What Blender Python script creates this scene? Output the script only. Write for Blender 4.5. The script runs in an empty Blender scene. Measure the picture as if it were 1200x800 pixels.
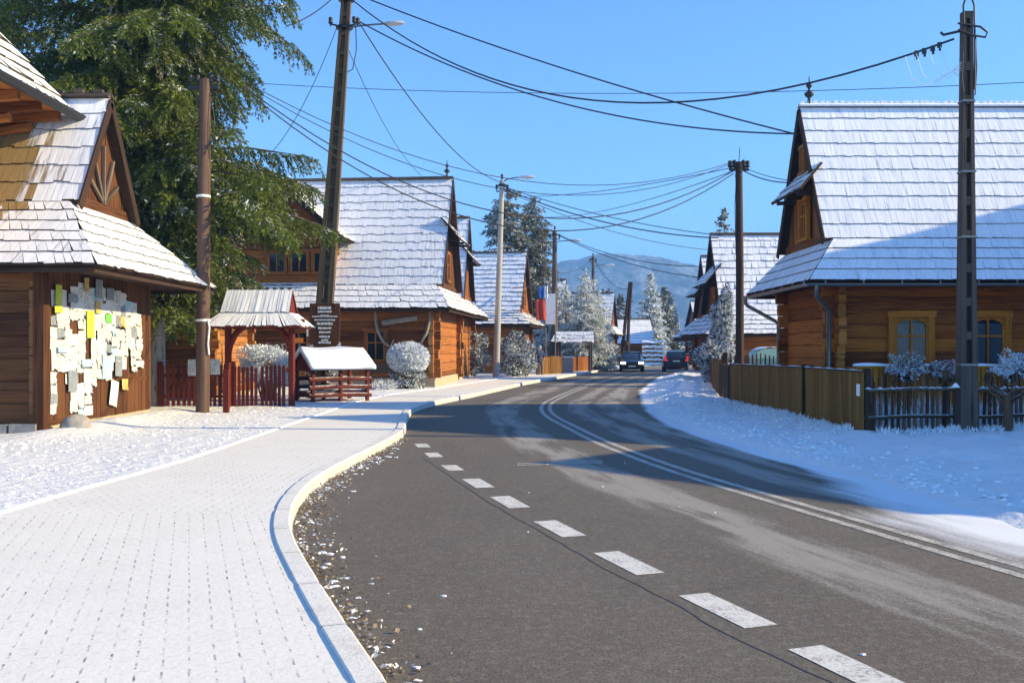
import bpy, math, random
import numpy as np
from mathutils import Matrix, Vector, noise as mnoise

random.seed(7); np.random.seed(7)
SC = bpy.context.scene
COL = SC.collection
R = math.radians
F, CX, CY, EYE = 1100.0, 600.0, 408.0, 1.7      # focal length in px of the 1200x800 frame, vanishing point, eye height

def G(px, py, h=0.0):
    y = F*(EYE-h)/(py-CY); return ((px-CX)/F*y, y)
def P(px, py, Y):
    return Vector(((px-CX)/F*Y, Y, EYE+(CY-py)/F*Y))

# ---------------------------------------------------------------- objects
def tag(o, label=None, cat=None, group=None, kind=None):
    if label: o['label'] = label
    if cat: o['category'] = cat
    if group: o['group'] = group
    if kind: o['kind'] = kind
    return o
def thing(name, label, cat, loc=(0,0,0), rz=0.0, group=None):
    o = bpy.data.objects.new(name, None); COL.objects.link(o)
    o.location = loc; o.rotation_euler = (0,0,rz); o.empty_display_size = .2
    return tag(o, label, cat, group)
def copy_tree(o, parent=None):
    c = o.copy(); COL.objects.link(c)
    if parent: c.parent = parent
    for ch in list(o.children): copy_tree(ch, c)
    return c

class MB:
    def __init__(s):
        s.v=[]; s.f=[]; s.m=[]; s.uv=[]; s.sm=[]; s.M=None
    def _p(s, p):
        return tuple(s.M @ Vector(p)) if s.M is not None else tuple(p)
    def face(s, pts, m=0, uv=None, sm=False):
        b=len(s.v); s.v += [s._p(p) for p in pts]
        s.f.append(tuple(range(b,b+len(pts)))); s.m.append(m); s.sm.append(sm)
        s.uv.append(uv if uv else [(0.,0.)]*len(pts))
    def mesh(s, pts, faces, m=0, uvs=None, sm=False):
        b=len(s.v); s.v += [s._p(p) for p in pts]
        for i,f in enumerate(faces):
            s.f.append(tuple(b+k for k in f)); s.m.append(m[i] if isinstance(m,(list,tuple)) else m); s.sm.append(sm)
            s.uv.append(uvs[i] if uvs else [(0.,0.)]*len(f))
    def box(s, c, size, m=0, rot=None):
        hx,hy,hz = size[0]/2,size[1]/2,size[2]/2
        loc=[Vector((x,y,z)) for x in (-hx,hx) for y in (-hy,hy) for z in (-hz,hz)]
        fs=[(0,1,3,2),(4,6,7,5),(0,4,5,1),(2,3,7,6),(0,2,6,4),(1,5,7,3)]
        ax=max(range(3),key=lambda i:size[i]); ou,ov=random.random()*20,random.random()*20
        uvs=[]
        for f in fs:
            n=(loc[f[1]]-loc[f[0]]).cross(loc[f[2]]-loc[f[1]]); na=max(range(3),key=lambda i:abs(n[i]))
            rest=[i for i in range(3) if i!=na]
            if ax in rest: ua=ax; va=[i for i in rest if i!=ax][0]
            else: ua,va=rest
            uvs.append([(loc[k][ua]+ou,loc[k][va]+ov) for k in f])
        if rot is not None: loc=[rot@p for p in loc]
        c=Vector(c)
        s.mesh([p+c for p in loc],fs,m,uvs)
    def beam(s, p0, p1, w, h, m=0, up=(0,0,1), bev=0.0, cap=None):
        """rectangular or bevelled timber from p0 to p1; w along side, h along up"""
        p0,p1=Vector(p0),Vector(p1); d=(p1-p0); L=d.length; d.normalize()
        up=Vector(up); side=d.cross(up)
        if side.length<1e-4: side=d.cross(Vector((1,0,0)))
        side.normalize(); up=side.cross(d)
        a,b=w/2,h/2
        if bev>0:
            k=bev
            prof=[(-a+k,-b),(a-k,-b),(a,-b+k),(a,b-k),(a-k,b),(-a+k,b),(-a,b-k),(-a,-b+k)]
        else: prof=[(-a,-b),(a,-b),(a,b),(-a,b)]
        s.extr(p0,p1,prof,side,up,L,m,cap,bev>0)
    def extr(s,p0,p1,prof,side,up,L,m,cap,sm):
        n=len(prof); pts=[p0+side*q[0]+up*q[1] for q in prof]+[p1+side*q[0]+up*q[1] for q in prof]
        ou,ov=random.random()*30,random.random()*30
        per=[0]
        for i in range(n): per.append(per[-1]+math.dist(prof[i],prof[(i+1)%n]))
        fs=[];uv=[];ms=[]
        for i in range(n):
            j=(i+1)%n
            fs.append((i,j,n+j,n+i)); uv.append([(ou,ov+per[i]),(ou,ov+per[i+1]),(ou+L,ov+per[i+1]),(ou+L,ov+per[i])]); ms.append(m)
        c=m if cap is None else cap
        fs.append(tuple(reversed(range(n)))); uv.append([(prof[k][0]*.15+ou,prof[k][1]+ov) for k in reversed(range(n))]); ms.append(c)
        fs.append(tuple(range(n,2*n))); uv.append([(prof[k][0]*.15+ou,prof[k][1]+ov) for k in range(n)]); ms.append(c)
        s.mesh(pts,fs,ms,uv,False)
    def tube(s, pts, r, n=8, m=0, cap=True, sm=True):
        pts=[Vector(p) for p in pts]; N=len(pts)
        rr=r if isinstance(r,(list,tuple)) else [r]*N
        vs=[];prev=None; al=[0]
        for i in range(1,N): al.append(al[-1]+(pts[i]-pts[i-1]).length)
        for i,p in enumerate(pts):
            d=(pts[min(i+1,N-1)]-pts[max(i-1,0)]).normalized()
            if prev is None:
                a=Vector((0,0,1)) if abs(d.z)<.9 else Vector((1,0,0))
                u=d.cross(a).normalized()
            else:
                u=prev-d*prev.dot(d)
                u=u.normalized() if u.length>1e-6 else d.orthogonal().normalized()
            prev=u; w=d.cross(u)
            for k in range(n):
                t=2*math.pi*k/n; vs.append(p+(u*math.cos(t)+w*math.sin(t))*rr[i])
        fs=[];uv=[]; ou=random.random()*20
        for i in range(N-1):
            for k in range(n):
                k2=(k+1)%n
                fs.append((i*n+k,i*n+k2,(i+1)*n+k2,(i+1)*n+k))
                c0,c1=k/n*6.28*rr[i],(k+1)/n*6.28*rr[i]
                uv.append([(al[i]+ou,c0),(al[i]+ou,c1),(al[i+1]+ou,c1),(al[i+1]+ou,c0)])
        b=len(s.v); s.mesh(vs,fs,m,uv,sm)
        if cap:
            s.mesh(vs[:n],[tuple(reversed(range(n)))],m); s.mesh(vs[-n:],[tuple(range(n))],m)
    def lathe(s, prof, c=(0,0,0), n=16, m=0, sm=True, sx=1, sy=1):
        vs=[];N=len(prof); c=Vector(c)
        for r,z in prof:
            for k in range(n):
                t=2*math.pi*k/n; vs.append(c+Vector((r*sx*math.cos(t),r*sy*math.sin(t),z)))
        fs=[(i*n+k,i*n+(k+1)%n,(i+1)*n+(k+1)%n,(i+1)*n+k) for i in range(N-1) for k in range(n)]
        uv=[[(prof[i][1],k*.1),(prof[i][1],k*.1+.1),(prof[i+1][1],k*.1+.1),(prof[i+1][1],k*.1)] for i in range(N-1) for k in range(n)]
        s.mesh(vs,fs,m,uv,sm)
        s.mesh(vs[:n],[tuple(reversed(range(n)))],m); s.mesh(vs[-n:],[tuple(range(n))],m)
    def grid(s, fn, nu, nv, m=0, uvfn=None, sm=True):
        vs=[fn(i/nu,j/nv) for i in range(nu+1) for j in range(nv+1)]
        w=nv+1
        fs=[(i*w+j,(i+1)*w+j,(i+1)*w+j+1,i*w+j+1) for i in range(nu) for j in range(nv)]
        uv=None
        if uvfn:
            U=[uvfn(i/nu,j/nv) for i in range(nu+1) for j in range(nv+1)]
            uv=[[U[k] for k in f] for f in fs]
        s.mesh(vs,fs,m,uv,sm)
    def build(s, name, mats, parent=None, loc=None):
        me=bpy.data.meshes.new(name)
        me.from_pydata(s.v,[],s.f)
        mats=mats if isinstance(mats,(list,tuple)) else [mats]
        for mt in mats: me.materials.append(mt)
        me.polygons.foreach_set('material_index',s.m)
        me.polygons.foreach_set('use_smooth',s.sm)
        l=me.uv_layers.new(name='UVMap')
        flat=[c for f in s.uv for p in f for c in p]
        l.data.foreach_set('uv',flat)
        me.update()
        o=bpy.data.objects.new(name,me); COL.objects.link(o)
        if parent: o.parent=parent
        if loc: o.location=loc
        return o

def np_obj(name, V, Q, mats, parent=None, uv=None, midx=None, smooth=False):
    """object from numpy verts (n,3) and faces (m,k)"""
    me=bpy.data.meshes.new(name); k=Q.shape[1]
    me.vertices.add(len(V)); me.vertices.foreach_set('co',V.astype(np.float32).ravel())
    me.loops.add(Q.size); me.loops.foreach_set('vertex_index',Q.astype(np.int32).ravel())
    me.polygons.add(len(Q)); me.polygons.foreach_set('loop_start',np.arange(0,Q.size,k,dtype=np.int32))
    me.polygons.foreach_set('loop_total',np.full(len(Q),k,dtype=np.int32))
    for mt in (mats if isinstance(mats,(list,tuple)) else [mats]): me.materials.append(mt)
    if midx is not None: me.polygons.foreach_set('material_index',midx.astype(np.int32))
    if smooth: me.polygons.foreach_set('use_smooth',np.ones(len(Q),dtype=bool))
    if uv is not None:
        l=me.uv_layers.new(name='UVMap'); l.data.foreach_set('uv',uv[Q.ravel()].astype(np.float32).ravel())
    me.update(calc_edges=True); me.validate()
    o=bpy.data.objects.new(name,me); COL.objects.link(o)
    if parent: o.parent=parent
    return o

def grid_obj(name, X, Y, Z, mats, U=None, Vv=None, smooth=True):
    nu,nv=X.shape
    V=np.stack([X.ravel(),Y.ravel(),Z.ravel()],1)
    i=np.arange(nu*nv).reshape(nu,nv)
    Q=np.stack([i[:-1,:-1].ravel(),i[:-1,1:].ravel(),i[1:,1:].ravel(),i[1:,:-1].ravel()],1)
    # orient upward
    a,b,c=V[Q[0,0]],V[Q[0,1]],V[Q[0,2]]
    if np.cross(b-a,c-b)[2]<0: Q=Q[:,::-1]
    uv=np.stack([U.ravel(),Vv.ravel()],1) if U is not None else None
    return np_obj(name,V,Q,mats,uv=uv,smooth=smooth)

def fbm(X,Y,scale,octv=4,seed=0.0):
    out=np.empty(X.size); xf,yf=X.ravel(),Y.ravel()
    for k in range(X.size):
        out[k]=mnoise.fractal((xf[k]/scale+seed,yf[k]/scale-seed,seed*.7),.6,2.1,octv)
    return out.reshape(X.shape)

# ---------------------------------------------------------------- materials
def new_mat(name):
    m=bpy.data.materials.new(name); m.use_nodes=True
    nt=m.node_tree; b=nt.nodes['Principled BSDF']; return m,nt,b
class N:
    """tiny node helper"""
    def __init__(s,nt): s.nt=nt
    def __call__(s,t,**kw):
        n=s.nt.nodes.new('ShaderNode'+t)
        for k,v in kw.items():
            if k.startswith('i_'):
                key=k[2:]; key=int(key) if key.isdigit() else key.replace('_',' ')
                s.set(n.inputs[key],v)
            else: setattr(n,k,v)
        return n
    def set(s,sock,v):
        if isinstance(v,bpy.types.NodeSocket): s.nt.links.new(v,sock)
        else: sock.default_value=v
    def math(s,op,a,b=0.0,clamp=False):
        n=s.nt.nodes.new('ShaderNodeMath'); n.operation=op; n.use_clamp=clamp
        s.set(n.inputs[0],a); s.set(n.inputs[1],b); return n.outputs[0]
    def ramp(s,fac,stops,interp='LINEAR'):
        n=s.nt.nodes.new('ShaderNodeValToRGB'); s.set(n.inputs[0],fac); cr=n.color_ramp; cr.interpolation=interp
        while len(cr.elements)<len(stops): cr.elements.new(.5)
        for e,(p,c) in zip(cr.elements,stops):
            e.position=p; e.color=(c if len(c)==4 else (*c,1)) if isinstance(c,(tuple,list)) else (c,c,c,1)
        return n.outputs[0]
    def mix(s,fac,a,b,mode='MIX'):
        n=s.nt.nodes.new('ShaderNodeMix'); n.data_type='RGBA'; n.blend_type=mode
        s.set(n.inputs[0],fac)
        for k,v in ((6,a),(7,b)):
            s.set(n.inputs[k],(*v,1) if isinstance(v,(tuple,list)) and len(v)==3 else v)
        return n.outputs[2]
    def noise(s,vec,scale,detail=4,rough=.55,out=0):
        n=s.nt.nodes.new('ShaderNodeTexNoise'); 
        if vec is not None: s.set(n.inputs['Vector'],vec)
        n.inputs['Scale'].default_value=scale; n.inputs['Detail'].default_value=detail; n.inputs['Roughness'].default_value=rough
        return n.outputs[out]
    def mapping(s,vec,scale=(1,1,1),rot=(0,0,0),loc=(0,0,0)):
        n=s.nt.nodes.new('ShaderNodeMapping'); s.set(n.inputs['Vector'],vec)
        n.inputs['Scale'].default_value=scale; n.inputs['Rotation'].default_value=rot; n.inputs['Location'].default_value=loc
        return n.outputs[0]
    def uv(s): return s.nt.nodes.new('ShaderNodeTexCoord').outputs['UV']
    def obj(s): return s.nt.nodes.new('ShaderNodeTexCoord').outputs['Object']
    def pos(s): return s.nt.nodes.new('ShaderNodeNewGeometry').outputs['Position']
    def island(s): return s.nt.nodes.new('ShaderNodeNewGeometry').outputs['Random Per Island']
    def bump(s,h,strength,dist,bsdf):
        n=s.nt.nodes.new('ShaderNodeBump'); s.set(n.inputs['Height'],h)
        n.inputs['Strength'].default_value=strength; n.inputs['Distance'].default_value=dist
        s.nt.links.new(n.outputs[0],bsdf.inputs['Normal'])

def mat_plain(name,col,rough=.6,metal=0.0,var=.12,scale=6,spec=.4):
    m,nt,b=new_mat(name); n=N(nt)
    f=n.noise(n.obj(),scale,4)
    c=n.mix(f,tuple(x*(1-var*1.6) for x in col),tuple(min(1,x*(1+var*1.6)) for x in col))
    nt.links.new(c,b.inputs['Base Color']); b.inputs['Roughness'].default_value=rough; b.inputs['Metallic'].default_value=metal
    b.inputs['Specular IOR Level'].default_value=spec
    return m

def mat_wood(name,dark,light,rough=.75,along=1.2,across=22,ivar=.55,snow=0.0,bump=.35,spec=.14):
    """timber: grain along UV.x, each piece its own shade"""
    m,nt,b=new_mat(name); n=N(nt)
    uv=n.mapping(n.uv(),(along,across,1))
    g=n.noise(uv,1.0,6,.6); big=n.noise(n.mapping(n.uv(),(.5,3,1)),1.0,3)
    isl=n.island()
    t=n.math('ADD',n.math('MULTIPLY',g,.75),n.math('MULTIPLY',big,.45))
    t=n.math('ADD',t,n.math('MULTIPLY',n.math('SUBTRACT',isl,.5),ivar))
    col=n.ramp(t,[(.28,dark),(.62,tuple((a*.45+c*.55) for a,c in zip(dark,light))),(.95,light)])
    crack=n.ramp(n.noise(n.mapping(n.uv(),(along*.7,across*1.6,1)),1.0,3,.5),[(.33,.25),(.42,1.0)])
    col=n.mix(1.0,col,crack,'MULTIPLY')
    if snow>0:
        geo=nt.nodes.new('ShaderNodeNewGeometry'); sep=nt.nodes.new('ShaderNodeSeparateXYZ'); nt.links.new(geo.outputs['Normal'],sep.inputs[0])
        f=n.math('ADD',sep.outputs[2],n.math('MULTIPLY',n.math('SUBTRACT',n.noise(n.obj(),9,4),.5),1.0))
        f=n.ramp(f,[(1.0-snow*.5-.12,0.0),(1.0-snow*.5+.05,1.0)])
        col=n.mix(f,col,(.8,.82,.86))
    nt.links.new(col,b.inputs['Base Color']); b.inputs['Roughness'].default_value=rough; b.inputs['Specular IOR Level'].default_value=spec
    n.bump(g,bump,.012,b)
    return m

def mat_snow(name,col=(.855,.855,.855),b1=.5,d1=.06,scale=2.5,fine=45,dirt=0.0):
    m,nt,b=new_mat(name); n=N(nt); p=n.pos()
    a=n.noise(p,scale,6,.62); c=n.noise(p,fine,4,.65)
    h=n.math('ADD',a,n.math('MULTIPLY',c,.22))
    col_=n.mix(n.noise(p,1.3,4),tuple(x*.96 for x in col),col)
    if dirt>0:
        d=n.ramp(n.noise(n.mapping(p,loc=(3,9,1)),9,6,.75),[(.62,0.0),(.75,dirt)])
        col_=n.mix(d,col_,(.33,.32,.31))
    nt.links.new(col_,b.inputs['Base Color']); b.inputs['Roughness'].default_value=.62; b.inputs['Specular IOR Level'].default_value=.3
    n.bump(h,b1,d1,b)
    return m

def mat_shingle(name,cover=.8,wood=((.10,.09,.085),(.27,.24,.21)),snowc=(.83,.845,.88),bare=None,line=True):
    """frosted split shingles. UV: x across the slope, y up the slope (metres)"""
    m,nt,b=new_mat(name); n=N(nt); uv=n.uv(); isl=n.island()
    st=n.noise(n.mapping(uv,(9,1.1,1)),1.0,5,.6)
    st2=n.noise(n.mapping(uv,(38,2.2,1)),1.0,3,.6)
    big=n.noise(n.mapping(uv,(.45,.45,1)),1.0,3)
    t=n.math('ADD',n.math('MULTIPLY',st,.55),n.math('MULTIPLY',st2,.35))
    t=n.math('ADD',t,n.math('MULTIPLY',n.math('SUBTRACT',isl,.5),.16))
    t=n.math('ADD',t,n.math('MULTIPLY',n.math('SUBTRACT',big,.5),.35))
    lo=.80-.55*cover
    f=n.ramp(t,[(lo-.05,0.0),(lo+.13,1.0)])
    wc=n.ramp(st2,[(.3,wood[0]),(.75,wood[1])])
    if bare is not None:                                  # a melted patch with its own outline
        (bx,by,br,bc)=bare
        sep=nt.nodes.new('ShaderNodeSeparateXYZ'); nt.links.new(uv,sep.inputs[0])
        dx=n.math('SUBTRACT',sep.outputs[0],bx); dy=n.math('SUBTRACT',sep.outputs[1],by)
        dist=n.math('SQRT',n.math('ADD',n.math('POWER',dx,2.0),n.math('POWER',n.math('MULTIPLY',dy,.9),2.0)))
        dist=n.math('ADD',dist,n.math('MULTIPLY',n.math('SUBTRACT',st,.5),1.5))
        dist=n.math('ADD',dist,n.math('MULTIPLY',n.math('SUBTRACT',isl,.5),.7))
        keep=n.ramp(n.math('DIVIDE',dist,br*2),[(.44,0.0),(.56,1.0)])
        f=n.math('MULTIPLY',f,keep)
        wc=n.mix(keep,n.ramp(st2,[(.25,tuple(x*.55 for x in bc)),(.8,bc)]),wc)
    sc=n.mix(isl,tuple(x*.93 for x in snowc),snowc)
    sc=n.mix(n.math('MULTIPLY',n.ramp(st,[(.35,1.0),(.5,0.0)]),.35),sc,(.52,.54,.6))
    col=n.mix(f,wc,sc)
    nt.links.new(col,b.inputs['Base Color']); b.inputs['Roughness'].default_value=.7; b.inputs['Specular IOR Level'].default_value=.25
    n.bump(n.math('ADD',st,n.math('MULTIPLY',f,.5)),.5,.03,b)
    return m

def mat_foliage(name,c1,c2,frost=0.0,frostc=(.78,.82,.86),trans=.25,up=.5,scale=3.0):
    m,nt,b=new_mat(name); n=N(nt); isl=n.island(); p=n.obj()
    t=n.math('ADD',n.math('MULTIPLY',isl,.55),n.math('MULTIPLY',n.noise(p,1.1,3),.6))
    col=n.ramp(t,[(.25,c1),(.85,c2)])
    if frost>0:
        geo=nt.nodes.new('ShaderNodeNewGeometry'); sep=nt.nodes.new('ShaderNodeSeparateXYZ'); nt.links.new(geo.outputs['True Normal'],sep.inputs[0])
        f=n.math('ADD',n.math('MULTIPLY',n.math('ABSOLUTE',sep.outputs[2]),up),n.math('MULTIPLY',n.noise(p,scale,4,.7),1.0))
        f=n.math('ADD',f,n.math('MULTIPLY',isl,.35))
        thr=1.25-frost
        f=n.ramp(f,[(thr-.08,0.0),(min(1,thr+.08),1.0)])
        col=n.mix(f,col,frostc)
    nt.links.new(col,b.inputs['Base Color']); b.inputs['Roughness'].default_value=.6; b.inputs['Specular IOR Level'].default_value=.25
    tr=nt.nodes.new('ShaderNodeBsdfTranslucent'); nt.links.new(col,tr.inputs['Color'])
    mx=nt.nodes.new('ShaderNodeMixShader'); mx.inputs[0].default_value=trans
    nt.links.new(b.outputs[0],mx.inputs[1]); nt.links.new(tr.outputs[0],mx.inputs[2])
    nt.links.new(mx.outputs[0],nt.nodes['Material Output'].inputs['Surface'])
    return m

def mat_glass(name,tint=(.03,.05,.07)):
    m,nt,b=new_mat(name); n=N(nt)
    b.inputs['Base Color'].default_value=(*tint,1); b.inputs['Roughness'].default_value=.06; b.inputs['Specular IOR Level'].default_value=.7
    tr=nt.nodes.new('ShaderNodeBsdfTransparent'); tr.inputs[0].default_value=(.8,.85,.9,1)
    lw=nt.nodes.new('ShaderNodeLayerWeight'); lw.inputs[0].default_value=.25
    f=n.math('ADD',n.math('MULTIPLY',lw.outputs[0],.8),.25,True)
    mx=nt.nodes.new('ShaderNodeMixShader'); nt.links.new(f,mx.inputs[0])
    nt.links.new(tr.outputs[0],mx.inputs[1]); nt.links.new(b.outputs[0],mx.inputs[2])
    nt.links.new(mx.outputs[0],nt.nodes['Material Output'].inputs['Surface'])
    return m

M={}
M['log_orange']=mat_wood('log_orange',(.095,.030,.007),(.40,.150,.036),ivar=.5)
M['log_amber']=mat_wood('log_amber',(.13,.030,.005),(.50,.155,.022),ivar=.6)
M['log_end_amber']=mat_wood('log_end_amber',(.22,.075,.012),(.50,.20,.04),along=6,across=6,ivar=.5)
M['log_honey']=mat_wood('log_honey',(.12,.042,.011),(.46,.19,.055),ivar=.55)
M['log_brown']=mat_wood('log_brown',(.05,.021,.009),(.19,.080,.030),ivar=.45)
M['log_end']=mat_wood('log_end',(.16,.075,.024),(.48,.25,.095),along=6,across=6,ivar=.5)
M['log_end_brown']=mat_wood('log_end_brown',(.09,.045,.02),(.27,.14,.06),along=6,across=6,ivar=.5)
M['plank_brown']=mat_wood('plank_brown',(.045,.018,.008),(.16,.066,.026),ivar=.35,across=16)
M['plank_orange']=mat_wood('plank_orange',(.10,.032,.008),(.36,.135,.034),ivar=.35,across=16)
M['plank_grey']=mat_wood('plank_grey',(.05,.035,.025),(.20,.15,.11),ivar=.4,across=14)
M['dark_timber']=mat_wood('dark_timber',(.018,.011,.008),(.07,.040,.026),ivar=.4)
M['red_timber']=mat_wood('red_timber',(.065,.010,.006),(.20,.036,.022),ivar=.4)
M['red_timber_snowy']=mat_wood('red_timber_snowy',(.055,.014,.010),(.16,.045,.03),ivar=.4,snow=.3)
M['yellow_trim']=mat_wood('yellow_trim',(.28,.085,.010),(.52,.19,.022),ivar=.35,bump=.3)
M['golden_timber']=mat_wood('golden_timber',(.30,.095,.008),(.64,.25,.022),ivar=.4)
M['panel_fence']=mat_wood('panel_fence',(.115,.052,.013),(.27,.140,.034),ivar=.35,across=12,along=.8,spec=.1)
M['picket_weathered']=mat_wood('picket_weathered',(.03,.02,.013),(.16,.10,.06),ivar=.7,snow=.35)
M['pole_wood']=mat_wood('pole_wood',(.05,.032,.024),(.17,.105,.075),ivar=.1,along=.5,across=10)
M['pole_dark']=mat_wood('pole_dark',(.022,.014,.012),(.085,.055,.042),ivar=.1,along=.5,across=10)
M['pole_grey']=mat_wood('pole_grey',(.05,.038,.030),(.14,.108,.084),ivar=.1,along=.6,across=8)
M['pole_tan']=mat_wood('pole_tan',(.055,.040,.024),(.17,.125,.075),ivar=.1,along=.6,across=8)
M['bark']=mat_wood('bark',(.05,.04,.032),(.19,.155,.125),along=3,across=9,bump=.9)
M['bark_pale']=mat_wood('bark_pale',(.16,.14,.12),(.42,.38,.33),along=3,across=6,bump=.6)
M['concrete']=mat_plain('concrete',(.36,.34,.30),.85,var=.14,scale=14)
M['stone']=mat_plain('stone',(.30,.28,.25),.85,var=.3,scale=8)
M['plaster_base']=mat_plain('plaster_base',(.40,.33,.22),.85,var=.2,scale=5)
M['metal_grey']=mat_plain('metal_grey',(.17,.175,.18),.38,.7,.12,12)
M['metal_dark']=mat_plain('metal_dark',(.03,.03,.032),.5,.3,.1)
M['lamp_grey']=mat_plain('lamp_grey',(.55,.56,.57),.4,.2,.06)
M['cable']=mat_plain('cable',(.018,.018,.02),.5,0,.1)
M['porcelain']=mat_plain('porcelain',(.35,.30,.26),.3,0,.1)
M['white_paint']=mat_plain('white_paint',(.78,.78,.76),.6,0,.05)
M['curtain']=mat_plain('curtain',(.40,.43,.46),.9,0,.25,18)
M['glass']=mat_glass('glass')
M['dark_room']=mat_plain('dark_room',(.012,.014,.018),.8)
M['snow']=mat_snow('snow')
M['snow_cap']=mat_snow('snow_cap',(.85,.865,.885),b1=.35,d1=.03,scale=5,fine=60)
M['snow_rough']=mat_snow('snow_rough',(.85,.85,.85),b1=.9,d1=.10,scale=5,fine=30,dirt=.0)
M['shingle_blue']=mat_shingle('shingle_blue',1.1)
M['shingle_thin']=mat_shingle('shingle_thin',1.06)
M['shingle_patch']=mat_shingle('shingle_patch',1.06,bare=(12.0,3.3,1.75,(.40,.28,.12)))
M['shingle_white']=mat_shingle('shingle_white',1.12,snowc=(.85,.855,.86))
M['shingle_full']=mat_shingle('shingle_full',1.15)
M['shingle_butt']=mat_wood('shingle_butt',(.03,.024,.02),(.12,.095,.075))
# ---------------------------------------------------------------- roofs and log houses
def lerp(a,b,t): return a+(b-a)*t
def slope(mb, bl, br, tl, tr, course=.4, sw=.16, thick=.028, m=0, mbutt=1, v0=0.0, jag=.03, rnd=None, lift=0.0, uoff=0.0, calm=1.0):
    """split shingles laid in courses on the face bl-br-tr-tl"""
    rnd=rnd or random
    bl,br,tl,tr=map(Vector,(bl,br,tl,tr))
    nrm=(br-bl).cross(tl-bl).normalized()
    if nrm.z<0: nrm=-nrm
    across=(br-bl).normalized(); origin=bl
    H=max((tl-bl).length,(tr-br).length); nc=max(1,round(H/course)); dt=1/nc
    for i in range(nc):
        t0=max(i*dt,0); t1=min((i+1)*dt+.10*dt,1.0)
        a0,b0=lerp(bl,tl,t0),lerp(br,tr,t0); a1,b1=lerp(bl,tl,t1),lerp(br,tr,t1)
        W=max((b0-a0).length,(b1-a1).length)
        if W<.05: continue
        ss=[0.0]
        while ss[-1]<1: ss.append(ss[-1]+sw*rnd.uniform(.65,1.4)/W)
        if len(ss)>2 and 1-ss[-2]<.3*sw/W: ss.pop(-2)
        ss[-1]=1.0
        for s0,s1 in zip(ss[:-1],ss[1:]):
            g=.004*calm/W
            dn=(lerp(bl,tl,t0)-lerp(bl,tl,t1)).normalized()
            j=rnd.uniform(-jag,jag); j2=j+rnd.uniform(-.4,.4)*jag
            p0=lerp(a0,b0,s0+g)+dn*j; p1=lerp(a0,b0,s1-g)+dn*j2
            q0=lerp(a1,b1,s0+g); q1=lerp(a1,b1,s1-g)
            th=thick*(1+calm*rnd.uniform(-.3,.5))
            up=nrm*(th+lift); tw=rnd.uniform(-.25,.25)*th*calm
            P0,P1=p0+up+nrm*tw,p1+up-nrm*tw
            Q0,Q1=q0+nrm*(.006+lift),q1+nrm*(.006+lift)
            p0=p0+nrm*lift; p1=p1+nrm*lift
            def U(p): return ((p-origin).dot(across)+uoff, v0+t0*H+(p-p0).dot(-dn))
            mb.mesh([P0,P1,Q1,Q0,p0,p1],[(0,1,2,3),(4,5,1,0),(4,0,3),(1,5,2)],[m,mbutt,mbutt,mbutt],
                    [[U(P0),U(P1),U(Q1),U(Q0)],[(0,0),(.2,0),(.2,.03),(0,.03)],[(0,0)]*3,[(0,0)]*3])
    return v0+H

def deck(mb, pts, nrm, th, m=2):
    """thin slab of boards under the shingles"""
    pts=[Vector(p) for p in pts]; n=Vector(nrm).normalized()
    k=len(pts); top=[p-n*.004 for p in pts]; bot=[p-n*th for p in pts]
    c=sum(pts,Vector())/k
    fs=[tuple(range(k)),tuple(reversed(range(k,2*k)))]+[(i,k+i,k+(i+1)%k,(i+1)%k) for i in range(k)]
    ax=(pts[1]-pts[0]).normalized(); ay=n.cross(ax); V=top+bot
    uvs=[[((V[i]-c).dot(ax)*.3,(V[i]-c).dot(ay)) for i in f] for f in fs]
    mb.mesh(V,fs,m,uvs)

def rounded(w,h,b=.05):
    a,c=w/2,h/2
    return [(-a+b,-c),(a-b,-c),(a-.01,-c+b*.8),(a,0),(a-.01,c-b*.8),(a-b,c),(-a+b,c),(-a+.01,c-b*.8),(-a,0),(-a+.01,-c+b*.8)]
def log(mb,p0,p1,w,h,m=0,cap=1,b=.03):
    p0,p1=Vector(p0),Vector(p1); d=(p1-p0); L=d.length; d.normalize(); up=Vector((0,0,1)); side=d.cross(up).normalized()
    mb.extr(p0,p1,rounded(w,h,b),side,up,L,m,cap,True)
def log_walls(mb,L,D,z0,z1,h=.32,w=.2,ext=.24,m=0,cap=1,rnd=random):
    n=max(2,round((z1-z0)/h)); h=(z1-z0)/n
    for k in range(n):
        z=z0+(k+.5)*h
        for y in (w/2,D-w/2):
            e0,e1=ext+rnd.uniform(-.33,.33)*ext,ext+rnd.uniform(-.33,.33)*ext
            log(mb,(-e0,y,z),(L+e1,y,z),w,h*.97,m,cap)
        z2=z+h*.5 if k<n-1 else z+h*.25
        hh=h*.97 if k<n-1 else h*.48
        for x in (w/2,L-w/2):
            e0,e1=ext+rnd.uniform(-.33,.33)*ext,ext+rnd.uniform(-.33,.33)*ext
            log(mb,(x,-e0,z2),(x,D+e1,z2),w,hh,m,cap)
        if k==0:
            for x in (w/2,L-w/2): log(mb,(x,-ext,z0+h*.25),(x,D+ext,z0+h*.25),w,h*.48,m,cap)
    # moss rope between the courses: a plain inner wall just behind the log faces
    mb.box((L/2,w*.55,(z0+z1)/2),(L-.1,w*.5,z1-z0-.02),m+2 if m+2<4 else m)
    mb.box((L/2,D-w*.55,(z0+z1)/2),(L-.1,w*.5,z1-z0-.02),m)
    mb.box((w*.55,D/2,(z0+z1)/2),(w*.5,D-.5,z1-z0-.02),m)
    mb.box((L-w*.55,D/2,(z0+z1)/2),(w*.5,D-.5,z1-z0-.02),m)

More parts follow.
